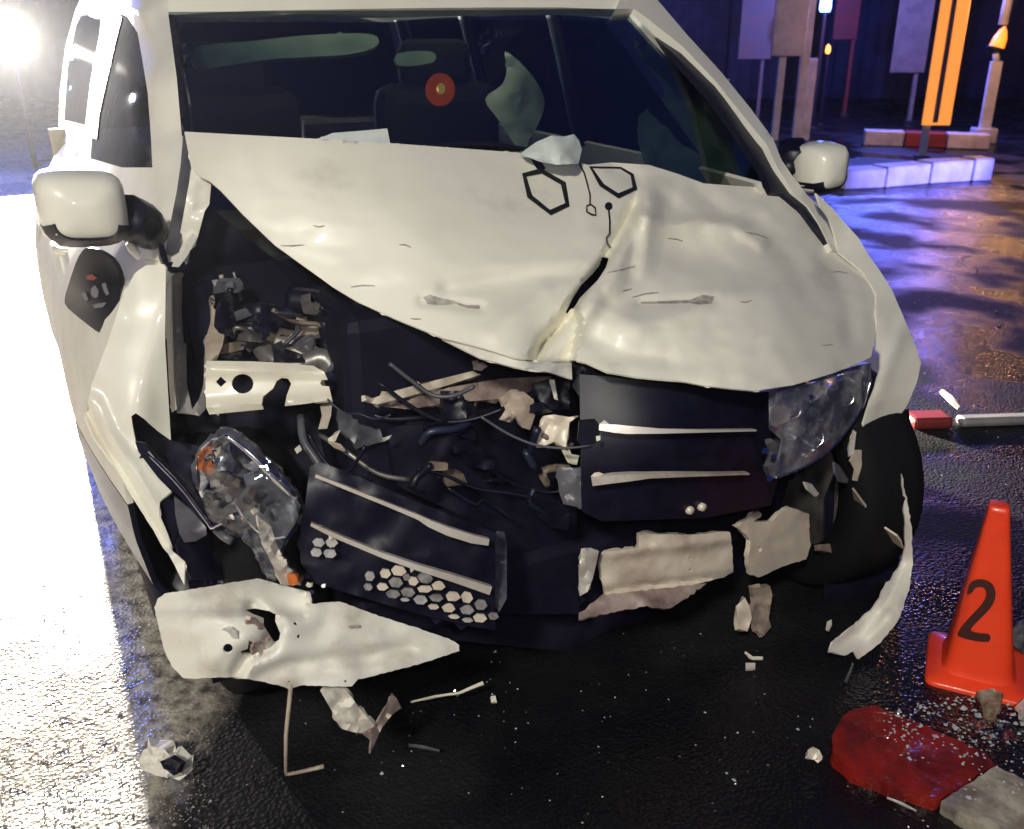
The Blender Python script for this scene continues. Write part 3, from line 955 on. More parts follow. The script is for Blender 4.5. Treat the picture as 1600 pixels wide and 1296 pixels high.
# --- engine bay: radiator pack, engine, hoses, torn brackets
panel('bay_backing', [(300, 300), (420, 400), (560, 490), (760, 560), (900, 590), (1210, 640), (1320, 640), (1300, 900), (1200, 1010), (900, 1020), (700, 1000), (480, 930), (330, 900), (290, 640), (285, 430)], [(300, 300, 'y', -.02), (560, 490, 'y', .0), (900, 590, 'y', .1), (1300, 640, 'y', .12), (1250, 900, 'y', .2), (900, 1020, 'y', .3), (480, 930, 'y', .2), (300, 640, 'y', -.02), (700, 750, 'y', .15)], NAVYBLK, car, .004, 30, rough=.05, rs=.01)
box('engine_block', L2W(-.22, .12, .70), (.56, .34, .40), NAVYBLK, car, bev=.03)
box('engine_cover', L2W(-.26, .14, .915), (.40, .22, .05), BLACK, car, bev=.02)
panel('radiator', [(600, 640), (760, 640), (840, 690), (900, 730), (905, 960), (780, 960), (775, 830), (620, 760)], [(600, 640, 'y', .28), (760, 640, 'y', .30), (905, 960, 'y', .42), (620, 760, 'y', .33)], BLACK, car, .03, 18, rough=.01)
eng = [
    ('intake_hose', [(455, 470, .02), (500, 478, .06), (530, 500, .08), (535, 545, .12)], .032, BLACK),
    ('coolant_hose', [(395, 500, .02), (420, 525, .06), (455, 520, .08), (500, 515, .10)], .018, TANMETAL),
    ('coolant_hose', [(560, 520, .10), (600, 560, .16), (640, 590, .2), (655, 640, .24)], .014, BLACK),
    ('coolant_hose', [(410, 545, .08), (430, 565, .12), (470, 570, .14), (508, 560, .16), (525, 590, .18)], .022, METAL),
    ('cable', [(620, 530, .15), (650, 560, .2), (652, 600, .22), (640, 640, .25)], .006, GREY),
    ('cable', [(700, 560, .2), (735, 575, .25), (750, 600, .28), (740, 640, .3)], .005, METAL),
    ('cable', [(520, 620, .2), (560, 640, .26), (610, 655, .3), (680, 650, .32)], .007, BLACK),
    ('cable', [(345, 430, -.01), (352, 450, .0), (362, 470, .02), (360, 495, .03)], .005, TANMETAL),
    ('cable', [(365, 425, -.01), (372, 450, .0), (377, 470, .02)], .004, METAL),
    ('cable', [(500, 680, .3), (540, 705, .36), (590, 740, .4), (640, 750, .42)], .005, METAL),
    ('cable', [(470, 650, .26), (475, 690, .3), (500, 730, .34), (492, 760, .36)], .008, GREY),
]
for nm, pts, r, m_ in eng:
    tube(nm, [at(px, py, 'y', y) for px, py, y in pts], r, m_, car, 8)
eng2 = [
    ('battery_tray', [(432, 525), (470, 528), (500, 545), (505, 562), (470, 568), (432, 545)], .12, BEIGE, .02),
    ('intake_box', [(412, 488), (450, 482), (520, 480), (522, 500), (500, 520), (460, 512), (430, 520), (414, 512)], .05, TANMETAL, .05),
    ('fuse_box', [(356, 475), (400, 480), (440, 500), (432, 560), (395, 566), (345, 560), (348, 520)], .03, BLACK, .05),
    ('relay', [(378, 505), (402, 508), (400, 540), (376, 538)], .08, GREY, .02),
    ('cap', [(428, 550), (450, 546), (468, 552), (472, 566), (428, 566)], .16, BLACK, .03),
    ('reservoir', [(505, 556), (525, 558), (533, 585), (530, 605), (514, 600), (500, 575)], .18, TANMETAL, .03),
    ('bracket', [(566, 515), (573, 515), (573, 533), (590, 533), (590, 545), (565, 545)], .17, BEIGE, .006),
    ('sensor', [(592, 528), (610, 526), (614, 545), (600, 552), (591, 546)], .16, TANMETAL, .01),
    ('bracket', [(552, 500), (565, 500), (560, 520), (550, 518)], .14, GREY, .01),
    ('sensor', [(738, 565), (752, 560), (762, 572), (752, 580), (740, 578)], .3, TANMETAL, .012),
    ('alternator', [(545, 560), (600, 548), (640, 565), (645, 620), (600, 640), (555, 620)], .14, METAL, .05),
    ('bracket', [(528, 640), (560, 650), (590, 660), (600, 690), (560, 700), (530, 670)], .3, GREY, .01),
    ('bracket', [(512, 686), (532, 672), (524, 690), (514, 692)], .36, BEIGE, .004),
    ('bracket', [(512, 691), (530, 696), (538, 706), (522, 700)], .37, TANMETAL, .004),
    ('bolt', [(462, 700), (468, 695), (472, 703), (466, 708)], .36, BEIGE, .006),
    ('bolt', [(598, 686), (612, 680), (608, 686), (600, 690)], .36, BEIGE, .003),
    ('crossmember', [(565, 628), (620, 610), (690, 592), (762, 574), (768, 580), (700, 602), (630, 622), (590, 632)], .34, BEAM, .012),
    ('crossmember', [(600, 636), (700, 606), (780, 592), (860, 588), (880, 600), (800, 622), (700, 630), (640, 640)], .33, RUST, .012),
    ('slam_panel', [(780, 622), (800, 612), (818, 612), (834, 625), (836, 650), (828, 672), (815, 668), (806, 650), (795, 660), (780, 656), (790, 640)], .42, TANMETAL, .008),
    ('latch_bracket', [(850, 650), (866, 648), (890, 652), (905, 650), (890, 660), (884, 700), (866, 690), (848, 698), (835, 696)], .46, BEAM, .006),
    ('latch_bracket', [(872, 662), (880, 680), (893, 710), (905, 712), (902, 724), (890, 722), (878, 700)], .47, BEIGE, .005),
    ('hose_clip', [(858, 594), (866, 594), (872, 626), (866, 624)], .45, BEIGE, .005),
    ('brace', [(832, 600), (862, 590), (890, 592), (890, 640), (860, 640), (836, 620)], .40, BLACK, .02),
    ('radiator_shroud', [(868, 730), (914, 732), (916, 795), (880, 788), (874, 770)], .50, GREY, .006),
    ('grille_strut', [(776, 830), (788, 832), (792, 850), (792, 935), (784, 950), (774, 935), (773, 860)], .55, GREY, .015),
    ('bracket', [(640, 640), (700, 636), (760, 650), (790, 690), (780, 720), (700, 700), (650, 690)], .27, BLACK, .02),
    ('duct', [(895, 565), (915, 568), (950, 584), (1000, 592), (1000, 640), (920, 640), (895, 610)], .42, BLACK, .01),
]
for i, (nm, pl, y, m_, th) in enumerate(eng2):
    cx = sum(p[0] for p in pl) / len(pl)
    cy = sum(p[1] for p in pl) / len(pl)
    tl = random.uniform(-.0006, .0006)
    ctrl = [(cx - 20, cy - 15, 'y', y - .02), (cx + 22, cy - 12, 'y', y + random.uniform(-.03, .02)), (cx, cy + 25, 'y', y + .01)]
    panel(nm, pl, ctrl, m_, car, th, 8, rough=.012, rs=.05, seed=i)
# small torn and bent bits filling the bay
BAY = [(345, 430), (440, 455), (560, 505), (660, 550), (780, 590), (880, 600), (880, 720), (900, 800), (800, 830), (620, 752), (520, 715), (500, 650), (520, 600), (500, 560), (345, 555)]
LOW = [(480, 930), (775, 990), (900, 970), (1150, 920), (1290, 880), (1290, 760), (1220, 760), (1200, 800), (960, 820), (905, 990), (800, 1000)]
rnb = random.Random(12)
NAVY = mat('bluish_engine_part', (.016, .022, .05), .4, col2=(.008, .010, .03), scale=20)
DTAN = mat('grimy_tan_part', (.20, .155, .12), .5, col2=(.07, .055, .05), scale=25)
cnt = 0
POCKET = [(345, 440), (440, 460), (540, 500), (640, 545), (650, 640), (530, 640), (520, 600), (500, 560), (345, 555)]
CENTRE = [(520, 640), (880, 600), (890, 720), (900, 800), (800, 830), (640, 760), (520, 710)]
while cnt < 66:
    area = POCKET if cnt < 48 else CENTRE
    x, y = rnb.uniform(340, 910), rnb.uniform(430, 840)
    if not inside((x, y), area):
        continue
    cnt += 1
    yy = (.05 + .16 * (x - 345) / 300 + rnb.uniform(-.02, .05)) if area is POCKET else .40 + .1 * (y - 600) / 240 + rnb.uniform(-.03, .02)
    m_ = rnb.choice([NAVY, BLACK, BLACK, GREY, GREY, DTAN, METAL]) if area is POCKET else rnb.choice([BLACK, BLACK, BLACK, NAVY, DTAN])
    if rnb.random() < .45:
        a = rnb.uniform(0, 3.1)
        L_ = rnb.uniform(40, 120)
        pts = [(x + math.cos(a) * L_ * q + rnb.uniform(-14, 14), y + math.sin(a) * L_ * .6 * q + rnb.uniform(-14, 14), yy + rnb.uniform(-.015, .015)) for q in (-.5, -.15, .2, .5)]
        tube(rnb.choice(['cable', 'hose']), [at(p[0], p[1], 'y', p[2]) for p in pts], rnb.uniform(.002, .010), m_, car, 6, sub=4)
    else:
        r = rnb.uniform(14, 34)
        st = rnb.uniform(.25, .7)
        ro = rnb.choice([0, .1, -.2, 1.5, .4])
        pl = []
        nn = rnb.choice([4, 6, 8])
        for q in range(nn):
            ex, ey = r * rnb.uniform(.7, 1.1) * math.copysign(abs(math.cos(.5 + q * 6.283 / nn)) ** .6, math.cos(.5 + q * 6.283 / nn)), st * r * rnb.uniform(.7, 1.1) * math.copysign(abs(math.sin(.5 + q * 6.283 / nn)) ** .6, math.sin(.5 + q * 6.283 / nn))
            pl.append((x + ex * math.cos(ro) - ey * math.sin(ro), y + ex * math.sin(ro) + ey * math.cos(ro)))
        panel(rnb.choice(['bracket', 'duct', 'housing']), pl, [(x - 15, y, 'y', yy + rnb.uniform(-.02, .02)), (x + 15, y - 6, 'y', yy + rnb.uniform(-.02, .02)), (x, y + 16, 'y', yy + rnb.uniform(-.01, .02))], m_, car, rnb.choice([.004, .015, .03]), 8, rough=.012, rs=.06, seed=cnt)
# long wires sagging across the opening
for k in range(7):
    x0, y0 = rnb.uniform(480, 760), rnb.uniform(560, 740)
    dx, sag = rnb.uniform(60, 200), rnb.uniform(10, 50)
    yy = .40 + rnb.uniform(-.04, .06)
    tube('cable', [at(x0 + dx * q, y0 + sag * (1 - (2 * q - 1) ** 2) + rnb.uniform(-6, 6) + dx * q * .25, 'y', yy + .08 * q) for q in (0, .25, .5, .75, 1)], rnb.uniform(.0018, .0045), rnb.choice([BLACK, BLACK, BLACK, GREY, NAVY, DTAN]), car, 6, sub=4)
# radiator support bar
sb = panel('support_bar', [(322, 564), (395, 565), (450, 568), (490, 572), (507, 582), (512, 594), (503, 594), (500, 599), (503, 603), (514, 604), (519, 625), (480, 631), (445, 635), (448, 618), (455, 600), (450, 592), (440, 591), (432, 596), (427, 607), (411, 620), (409, 632), (412, 640), (370, 644), (327, 648), (322, 637), (321, 600)],
           [(322, 564, 'y', .18), (507, 582, 'y', .26), (519, 625, 'y', .30), (325, 645, 'y', .22), (420, 600, 'y', .24)], BEIGE, car, .006, 6.5, holes=[[(337, 597), (345, 589), (354, 597), (345, 605)], disc(379, 600, 17, 16, .9)], bump=lambda x, y: -.012 * math.exp(-((y - 580 - (x - 420) * .03) / 9) ** 2) - .012 * math.exp(-((y - 630 + (x - 420) * .06) / 7) ** 2))
panel('support_tab', [(500, 634), (519, 631), (517, 650), (511, 670), (497, 671), (503, 650)], [(500, 634, 'y', .28), (519, 631, 'y', .29), (505, 671, 'y', .30)], TANMETAL, sb, .004, 7)

# --- left headlamp, smashed and hanging
hl = panel('headlamp', [(305, 731), (310, 705), (326, 687), (344, 671), (362, 672), (389, 692), (428, 729), (462, 764), (470, 790), (462, 818), (446, 844), (436, 866), (440, 897), (428, 905), (412, 897), (400, 862), (378, 841), (350, 832), (326, 815), (312, 770)], [(305, 731, 'y', .30), (344, 671, 'y', .34), (470, 790, 'y', .46), (430, 900, 'y', .46), (326, 815, 'y', .36), (390, 760, 'y', .36)], GREY, car, .01, 9, rough=.03, rs=.03, seed=6)
def bowl(cx, cy, y, r, depthm, axis_l, parent, m_=SILVER, nm='reflector'):
    c = at(cx, cy, 'y', y)
    ax = (L2W(*axis_l) - L2W(0, 0, 0)).normalized()
    prof = [(r * (k / 8), depthm * (k / 8) ** 2) for k in range(1, 9)]
    o = lathe(nm, prof, c, ax, m_, parent, 24)
    return o
def open_bowl(cx, cy, y, r, depthm, axis_l, parent):
    c = at(cx, cy, 'y', y)
    ax = (L2W(*axis_l) - L2W(0, 0, 0)).normalized()
    prof = [(r * (k / 8), depthm * (k / 8) ** 2) for k in range(0, 9)] + [(r * 1.06, depthm)] + [(r * (k / 8) + .004, depthm * (k / 8) ** 2 - .004) for k in (8, 4, 0)]
    o = lathe('reflector', prof, c, ax, SILVER, parent, 24)
    lathe('bulb', [(.001, .0), (.008, .004), (.010, .02), (.007, .035), (.001, .042)], c + ax * .004, ax, CHROME, o, 10)
    return o
panel('reflector', [(312, 735), (316, 704), (332, 688), (352, 682), (364, 700), (366, 730), (358, 762), (344, 792), (326, 794), (314, 768)], [(312, 735, 'y', .37), (352, 682, 'y', .38), (364, 730, 'y', .36), (326, 794, 'y', .40), (342, 735, 'y', .33)], SILVER, hl, .004, 9, rough=.05, rs=.06, smooth=False, seed=21)
panel('reflector', [(368, 786), (384, 744), (410, 732), (436, 752), (460, 778), (464, 806), (444, 838), (420, 842), (398, 826), (380, 806)], [(368, 786, 'y', .42), (410, 732, 'y', .44), (464, 806, 'y', .49), (420, 842, 'y', .48), (416, 786, 'y', .38)], SILVER, hl, .004, 9, rough=.018, rs=.03, seed=22)
panel('reflector', [(362, 690), (384, 700), (410, 726), (398, 738), (380, 730), (368, 712)], [(362, 690, 'y', .42), (410, 726, 'y', .45), (370, 716, 'y', .40)], SILVER, hl, .004, 8, rough=.04, rs=.08, smooth=False, seed=23)
rnl = random.Random(5)
for k in range(26):
    x, y = rnl.uniform(314, 372), rnl.uniform(684, 800)
    if k > 16:
        x, y = rnl.uniform(370, 462), rnl.uniform(735, 838)
    if not inside((x, y), [(312, 735), (326, 690), (352, 680), (390, 704), (440, 745), (466, 790), (440, 842), (390, 824), (322, 800)]):
        continue
    r = rnl.uniform(4, 11)
    a = rnl.uniform(0, 6)
    pl = [(x + r * rnl.uniform(.4, 1) * math.cos(a + q * 1.26), y + r * rnl.uniform(.4, 1.3) * math.sin(a + q * 1.26)) for q in range(5)]
    yy = .43 + (x - 310) / 160 * .09
    panel('lamp_shard', pl, [(x - 9, y, 'y', yy + rnl.uniform(-.03, .03)), (x + 9, y - 6, 'y', yy + rnl.uniform(-.03, .03)), (x, y + 10, 'y', yy + rnl.uniform(-.03, .03))], [SILVER, CHROME, BEAM, SMOKE, BLACK][k % 5], hl, .003, 6, smooth=False)
panel('indicator', [(309, 722), (314, 706), (326, 700), (334, 706), (330, 722), (338, 732), (330, 742), (318, 738), (310, 735)], [(309, 722, 'y', .40), (334, 706, 'y', .41), (318, 740, 'y', .40)], AMBER, hl, .006, 6, rough=.012, rs=.08, seed=3)
panel('inner_trim', [(358, 684), (372, 690), (398, 716), (392, 722), (378, 712), (366, 718), (360, 708)], [(358, 684, 'y', .44), (398, 716, 'y', .46), (362, 716, 'y', .44)], BLACK, hl, .004, 7)
panel('inner_trim', [(358, 742), (380, 748), (384, 762), (372, 780), (356, 772), (350, 756)], [(358, 742, 'y', .45), (384, 760, 'y', .46), (356, 772, 'y', .45)], BLACK, hl, .004, 7)
tube('chrome_trim', [at(352, 680, 'y', .46), at(385, 704, 'y', .48), (at(425, 742, 'y', .50)), at(455, 768, 'y', .51), at(470, 785, 'y', .50)], [.003, .005, .007, .010, .004], CHROME, hl, 8)
panel('lens', [(306, 731), (311, 704), (326, 686), (344, 669), (364, 671), (391, 691), (430, 728), (466, 766), (475, 790), (468, 820), (449, 846), (440, 866), (430, 850), (400, 842), (382, 838), (360, 828), (326, 812), (312, 770)], [(306, 731, 'y', .42), (344, 671, 'y', .44), (474, 790, 'y', .53), (435, 860, 'y', .54), (326, 812, 'y', .46), (390, 750, 'y', .52)], LENS, hl, .003, 8, rough=.010, rs=.02, holes=[[(362, 700), (385, 715), (398, 735), (380, 742), (366, 724)]], seed=1)
panel('lens_shard', [(383, 828), (400, 838), (420, 846), (428, 868), (436, 905), (420, 912), (408, 880), (396, 858), (378, 842)], [(383, 828, 'y', .52), (436, 905, 'y', .54), (420, 846, 'y', .53)], LENS, hl, .004, 8, rough=.02, rs=.05, smooth=False)
panel('lamp_bracket', [(402, 806), (424, 824), (432, 850), (446, 880), (462, 900), (470, 915), (440, 912), (424, 880), (410, 850)], [(402, 806, 'y', .50), (470, 915, 'y', .56), (424, 880, 'y', .53)], CHROMED, hl, .004, 8, rough=.03, rs=.05, seed=11)
for (x, y, r) in ((443, 880, 9), (452, 893, 6), (438, 872, 7), (470, 905, 7), (482, 915, 6), (487, 925, 5), (505, 916, 6), (352, 815, 8), (362, 808, 6)):
    a = random.uniform(0, 3)
    panel('lens_crumb', [(x + r * random.uniform(.5, 1) * math.cos(a + k * 1.2), y + r * random.uniform(.5, 1) * math.sin(a + k * 1.2)) for k in range(5)], [(x - 9, y, 'y', .56), (x + 9, y, 'y', .58 + random.uniform(-.02, .03)), (x, y + 12, 'y', .57)], CHROME, hl, .004, 6, smooth=False)
panel('indicator_bulb', [(448, 898), (456, 894), (463, 900), (466, 910), (458, 916), (450, 912)], [(448, 898, 'y', .57), (463, 900, 'y', .58), (456, 916, 'y', .58)], AMBER, hl, .01, 5)
tr_ = panel('lamp_rail', [(211, 690), (222, 692), (262, 732), (290, 762), (330, 806), (340, 812), (366, 800), (368, 806), (332, 826), (318, 816), (280, 776), (240, 738), (216, 706)], [(211, 690, 'y', .28), (290, 762, 'y', .38), (332, 820, 'y', .44), (366, 802, 'y', .46), (262, 736, 'y', .34)], BLACK, car, .012, 7)
tube('rail_edge', [at(231, 708, 'y', .315), at(262, 739, 'y', .36), at(290, 770, 'y', .40), at(326, 818, 'y', .455), at(334, 824, 'y', .465), at(364, 806, 'y', .48)], .0035, CHROME, tr_, 6, sub=2)
tube('rail_strut', [at(338, 828, 'y', .44), at(352, 840, 'y', .46), at(362, 846, 'y', .47)], .008, GREY, tr_, 6, sub=1)

# --- left half of the grille, dropped at the centre
gl_ctrl = [(480, 720, 'y', .50), (775, 830, 'y', .60), (775, 985, 'y', .62), (480, 900, 'y', .54), (620, 840, 'y', .57)]
GD = Depth(gl_ctrl)
gp = panel('grille', [(484, 730), (500, 722), (560, 745), (640, 780), (720, 812), (774, 832), (774, 985), (740, 980), (660, 962), (600, 944), (540, 926), (492, 912), (470, 880), (470, 840)], None, BLACK, car, .02, 14, depth=GD, rough=.012, rs=.02, lift=-.02)
panel('chrome_bar', stroke([(493, 744), (543, 764), (610, 791), (654, 809), (672, 819), (700, 831), (738, 843), (764, 848)], [5, 5.5, 6, 7.5, 11, 13, 13, 10]), None, CHROMED, gp, .012, 6, depth=GD, lift=.02)
panel('chrome_bar', stroke([(486, 820), (515, 834), (543, 846), (599, 869), (654, 888), (710, 905), (767, 924)], [5, 7, 7, 8, 9, 11, 13]), None, CHROMED, gp, .012, 6, depth=GD, lift=.02)
def cellpoly(cx, cy, w, h, rot=.15):
    return [(cx + w / 2 * math.cos(a + rot) * random.uniform(.88, 1.08), cy + h / 2 * math.sin(a + rot) * random.uniform(.88, 1.08)) for a in [k * math.pi / 3 for k in range(6)]]
cells = [(425, 940, 55, 50), (510, 925, 60, 52), (585, 910, 80, 56), (632, 945, 40, 36), (668, 968, 55, 46), (735, 950, 76, 62), (495, 1000, 62, 40), (415, 1000, 48, 38), (572, 975, 78, 56), (555, 1040, 74, 44), (640, 1030, 76, 50), (735, 1012, 86, 36), (812, 995, 76, 44), (710, 1075, 72, 48), (800, 1062, 78, 40), (893, 1055, 82, 52), (785, 1112, 62, 28), (870, 1120, 74, 46), (972, 1060, 60, 62), (972, 1130, 76, 46), (1046, 1175, 76, 46), (1050, 1100, 70, 56), (1120, 1165, 60, 40), (900, 1168, 56, 22), (975, 1188, 56, 22), (622, 1073, 50, 18)]
for cx, cy, w, h in cells:
    panel('honeycomb_cell', cellpoly(460 + cx / 3.6, 640 + cy / 3.6, w / 3.3, h / 3.3), None, [HEXCELL, BEAM, HEXB][int(cx + cy) % 3], gp, .004, 6, depth=GD, lift=.006, smooth=False)
for cx, cy in ((498, 848), (518, 848), (494, 864), (516, 866)):
    panel('honeycomb_cell', cellpoly(cx, cy, 20, 15), None, HEXCELL, gp, .004, 6, depth=GD, lift=.006, smooth=False)

# --- right half of the grille
RD = Depth([(905, 590, 'y', .50), (1210, 600, 'y', .56), (905, 800, 'y', .56), (1210, 800, 'y', .56), (1050, 700, 'y', .62)])
rg = panel('grille', [(905, 585), (960, 590), (1060, 602), (1180, 614), (1206, 612), (1206, 680), (1216, 745), (1205, 790), (1100, 810), (940, 815), (910, 800)], None, BLACK, car, .02, 16, depth=RD, lift=-.03)
panel('chrome_bar', stroke([(936, 668), (960, 670), (980, 672), (1033, 674), (1090, 674), (1182, 673)], [9, 13, 13, 8, 5, 2.5]), None, CHROMED, rg, .012, 7, depth=RD, lift=.012)
panel('chrome_bar', stroke([(925, 754), (958, 749), (985, 747), (1015, 745), (1090, 743), (1171, 741)], [12, 13, 11, 6, 4, 2.5]), None, CHROMED, rg, .012, 7, depth=RD, lift=.012)
for x, y in ((1074, 796), (1093, 791)):
    lathe('nut', [(.008, 0), (.010, .004), (.008, .014)], at(x, y, 'y', .58), (SY, -CY, .2), BEAM, rg, 8)
panel('latch_piece', [(905, 660), (930, 658), (938, 668), (934, 690), (912, 700), (902, 690)], [(905, 660, 'y', .52), (938, 668, 'y', .54), (912, 700, 'y', .53)], BLACK, rg, .02, 8)
panel('emblem_clip', [(931, 682), (938, 681), (938, 688), (932, 690)], None, BEIGE, rg, .004, 5, depth=RD, lift=.02)

# --- crash beam behind the right grille
BD = Depth([(937, 881, 'y', .46), (1141, 831, 'y', .50), (1145, 895, 'y', .50), (942, 927, 'y', .47), (1264, 803, 'y', .44), (1260, 874, 'y', .44), (1040, 870, 'y', .50)])
cb = panel('crash_beam', [(937, 881), (948, 863), (997, 856), (999, 838), (1008, 834), (1083, 836), (1132, 831), (1141, 831), (1145, 862), (1145, 895), (1132, 902), (1086, 914), (1040, 920), (946, 930), (940, 905)], None, BEAM, car, .012, 6, jag=.8, depth=BD, holes=[disc(1079, 873, 3, 8), disc(1079, 892, 3, 8)], bump=lambda x, y: -.012 * math.exp(-((y - 855 + (x - 1040) * .12) / 8) ** 2) + .012 * math.exp(-((y - 912 + (x - 1040) * .12) / 5) ** 2), rough=.008)
panel('beam_flange', [(941, 930), (1033, 920), (1104, 912), (1075, 934), (1060, 944), (1047, 952), (1036, 951), (1012, 948), (960, 956), (926, 964), (903, 969), (905, 958)], [(941, 930, 'y', .49), (1104, 912, 'y', .52), (903, 966, 'y', .51), (1040, 950, 'y', .55)], RUST, cb, .005, 6, rough=.01, seed=4, jag=1.5)
panel('beam_end', [(1150, 824), (1168, 812), (1185, 799), (1191, 806), (1178, 816), (1206, 816), (1217, 803), (1235, 794), (1264, 803), (1266, 852), (1260, 874), (1228, 884), (1185, 902), (1171, 898), (1169, 870), (1174, 845), (1166, 836)], None, BEAM, cb, .012, 6, jag=1.0, depth=BD, holes=[[(1184, 856), (1190, 853), (1191, 860), (1186, 865)]], rough=.012, seed=9, lift=.012)
panel('beam_bracket', [(908, 858), (922, 856), (936, 862), (932, 880), (926, 905), (918, 925), (906, 932), (904, 900)], [(908, 858, 'y', .5), (936, 862, 'y', .5), (906, 932, 'y', .52)], CHROMED, cb, .006, 7, rough=.02, rs=.05)
panel('tow_bracket', [(1175, 920), (1203, 916), (1207, 930), (1201, 966), (1205, 980), (1193, 994), (1182, 986), (1176, 968), (1178, 940)], [(1175, 920, 'y', .48), (1207, 930, 'y', .48), (1190, 994, 'y', .5)], TANMETAL, cb, .012, 7, rough=.02, rs=.05)
panel('tow_bracket', [(1150, 948), (1164, 934), (1172, 950), (1175, 966), (1168, 987), (1154, 983)], [(1150, 948, 'y', .49), (1175, 966, 'y', .5), (1154, 983, 'y', .5)], BEAM, cb, .012, 7, rough=.015, rs=.05)
panel('side_bracket', [(1282, 851), (1310, 849), (1325, 854), (1322, 862), (1300, 864), (1283, 860)], [(1282, 851, 'y', .45), (1325, 854, 'y', .45), (1300, 864, 'y', .46)], RUST, cb, .02, 7)

# --- right headlamp
RH = Depth([(1203, 611, 'y', .60), (1361, 567, 'y', .44), (1212, 747, 'y', .58), (1328, 667, 'y', .48), (1290, 640, 'y', .555)])
rl = panel('headlamp', [(1203, 611), (1250, 599), (1294, 585), (1341, 571), (1361, 567), (1361, 592), (1350, 630), (1328, 667), (1294, 705), (1256, 730), (1212, 747), (1217, 717), (1222, 689), (1203, 671)], None, GREY, car, .02, 10, depth=RH, lift=-.10)
def bowl_r(cx, cy, off, r, dep):
    c = CAMV + ray(cx, cy) * (RH(cx, cy) + off)
    ax = (CAMV - c).normalized() + Vector((.25, 0, .1))
    prof = [(r * (k / 8), dep * (k / 8) ** 2) for k in range(0, 9)] + [(r * 1.05, dep)] + [(r * (k / 8) + .004, dep * (k / 8) ** 2 - .004) for k in (8, 4, 0)]
    o = lathe('reflector', prof, c, ax, SILVER, rl, 20)
    lathe('bulb', [(.001, 0), (.007, .004), (.008, .018), (.001, .03)], c + ax.normalized() * .006, ax, AMBER, o, 8)
panel('reflector', [(1214, 616), (1252, 604), (1300, 590), (1345, 578), (1354, 596), (1340, 632), (1316, 664), (1284, 698), (1250, 720), (1222, 730), (1230, 690), (1216, 664)], None, SILVER, rl, .004, 7, depth=RH, lift=-.05, bump=lambda x, y: .02 * math.sin(x * .16 + y * .10) + .014 * math.sin(x * .05 - y * .13), rough=.04, rs=.05, seed=31)
for (x, y, r) in ((1236, 640, 17), (1270, 684, 19), (1322, 622, 14)):
    c_ = CAMV + ray(x, y) * (RH(x, y) + .035)
    lathe('projector_ring', [(r * .0012 + .003 * math.cos(a), .003 * math.sin(a)) for a in np.linspace(0, 2 * math.pi, 7)[:-1]], c_, (CAMV - c_).normalized() + Vector((.2, 0, .05)), CHROME, rl, 20, True)
panel('inner_trim', [(1250, 652), (1262, 640), (1296, 612), (1318, 592), (1330, 600), (1318, 616), (1296, 640), (1264, 664)], None, BLACK, rl, .006, 7, depth=RH, lift=-.02)
panel('indicator', [(1264, 712), (1290, 696), (1304, 690), (1296, 702), (1266, 724)], None, mat('dull_red_lens', (.45, .09, .05), .25), rl, .004, 7, depth=RH, lift=-.02)
panel('inner_trim', [(1205, 636), (1222, 630), (1236, 640), (1232, 658), (1214, 668), (1205, 664)], None, BEAM, rl, .004, 7, depth=RH, lift=-.03, rough=.02, rs=.05)
panel('lens', [(1203, 611), (1250, 599), (1294, 585), (1341, 571), (1361, 567), (1361, 592), (1350, 630), (1328, 667), (1294, 705), (1256, 730), (1212, 747), (1217, 717), (1222, 689), (1203, 671)], None, HAZYL, rl, .003, 7, depth=RH, rough=.010, rs=.02, seed=2)
tube('lens_edge', [CAMV + ray(*p) * (RH(*p) - .004) for p in ((1212, 747), (1256, 730), (1294, 705), (1328, 667), (1350, 630), (1361, 592))], .003, CHROME, rl, 6)
panel('lamp_leg', [(1196, 694), (1212, 690), (1222, 700), (1216, 744), (1204, 750), (1200, 730), (1206, 712)], [(1196, 694, 'y', .58), (1222, 700, 'y', .58), (1204, 750, 'y', .58)], GREY, rl, .012, 6, rough=.02, rs=.06)
for (x, y, r) in ((1196, 704, 5), (1203, 748, 5), (1210, 713, 4), (1268, 620, 4)):
    panel('lens_crumb', disc(x, y, r, 6), [(x - 9, y, 'y', .60), (x + 9, y, 'y', .60), (x, y + 9, 'y', .61)], CHROME, rl, .004, 6, smooth=False)

# --- right front wing
RW = Depth([(1290, 318, 'y', .12), (1319, 347, 'y', .13), (1372, 421, 'y', .25), (1428, 533, 'y', .40), (1439, 567, 'y', .44), (1387, 672, 'y', .46), (1348, 667, 'y', .46), (1375, 560, 'y', .44), (1370, 470, 'y', .33), (1306, 385, 'y', .16)])
panel('front_wing', [(1275, 302), (1303, 328), (1319, 347), (1342, 373), (1357, 398), (1374, 422), (1394, 454), (1412, 496), (1428, 533), (1439, 567), (1434, 594), (1419, 631), (1402, 656), (1387, 672), (1366, 668), (1348, 667), (1359, 630), (1368, 604), (1376, 575), (1376, 552), (1369, 545), (1370, 500), (1369, 460), (1348, 424), (1310, 394), (1304, 366), (1296, 342), (1282, 322)], None, PAINT, car, .006, 7, depth=RW, rough=.006, bump=lambda x, y: -.012 * math.exp(-((x - 1400 + (y - 540) * .4) / 14) ** 2), lift=.004)
for pl in () and ([(1372, 478), (1390, 470), (1394, 473), (1376, 484)], [(1374, 492), (1386, 488), (1386, 505), (1376, 510)], [(1377, 534), (1384, 526), (1399, 532), (1388, 536), (1384, 546)]):
    panel('scrape', pl, None, SCUFF, car, .002, 6, depth=RW, lift=.02)

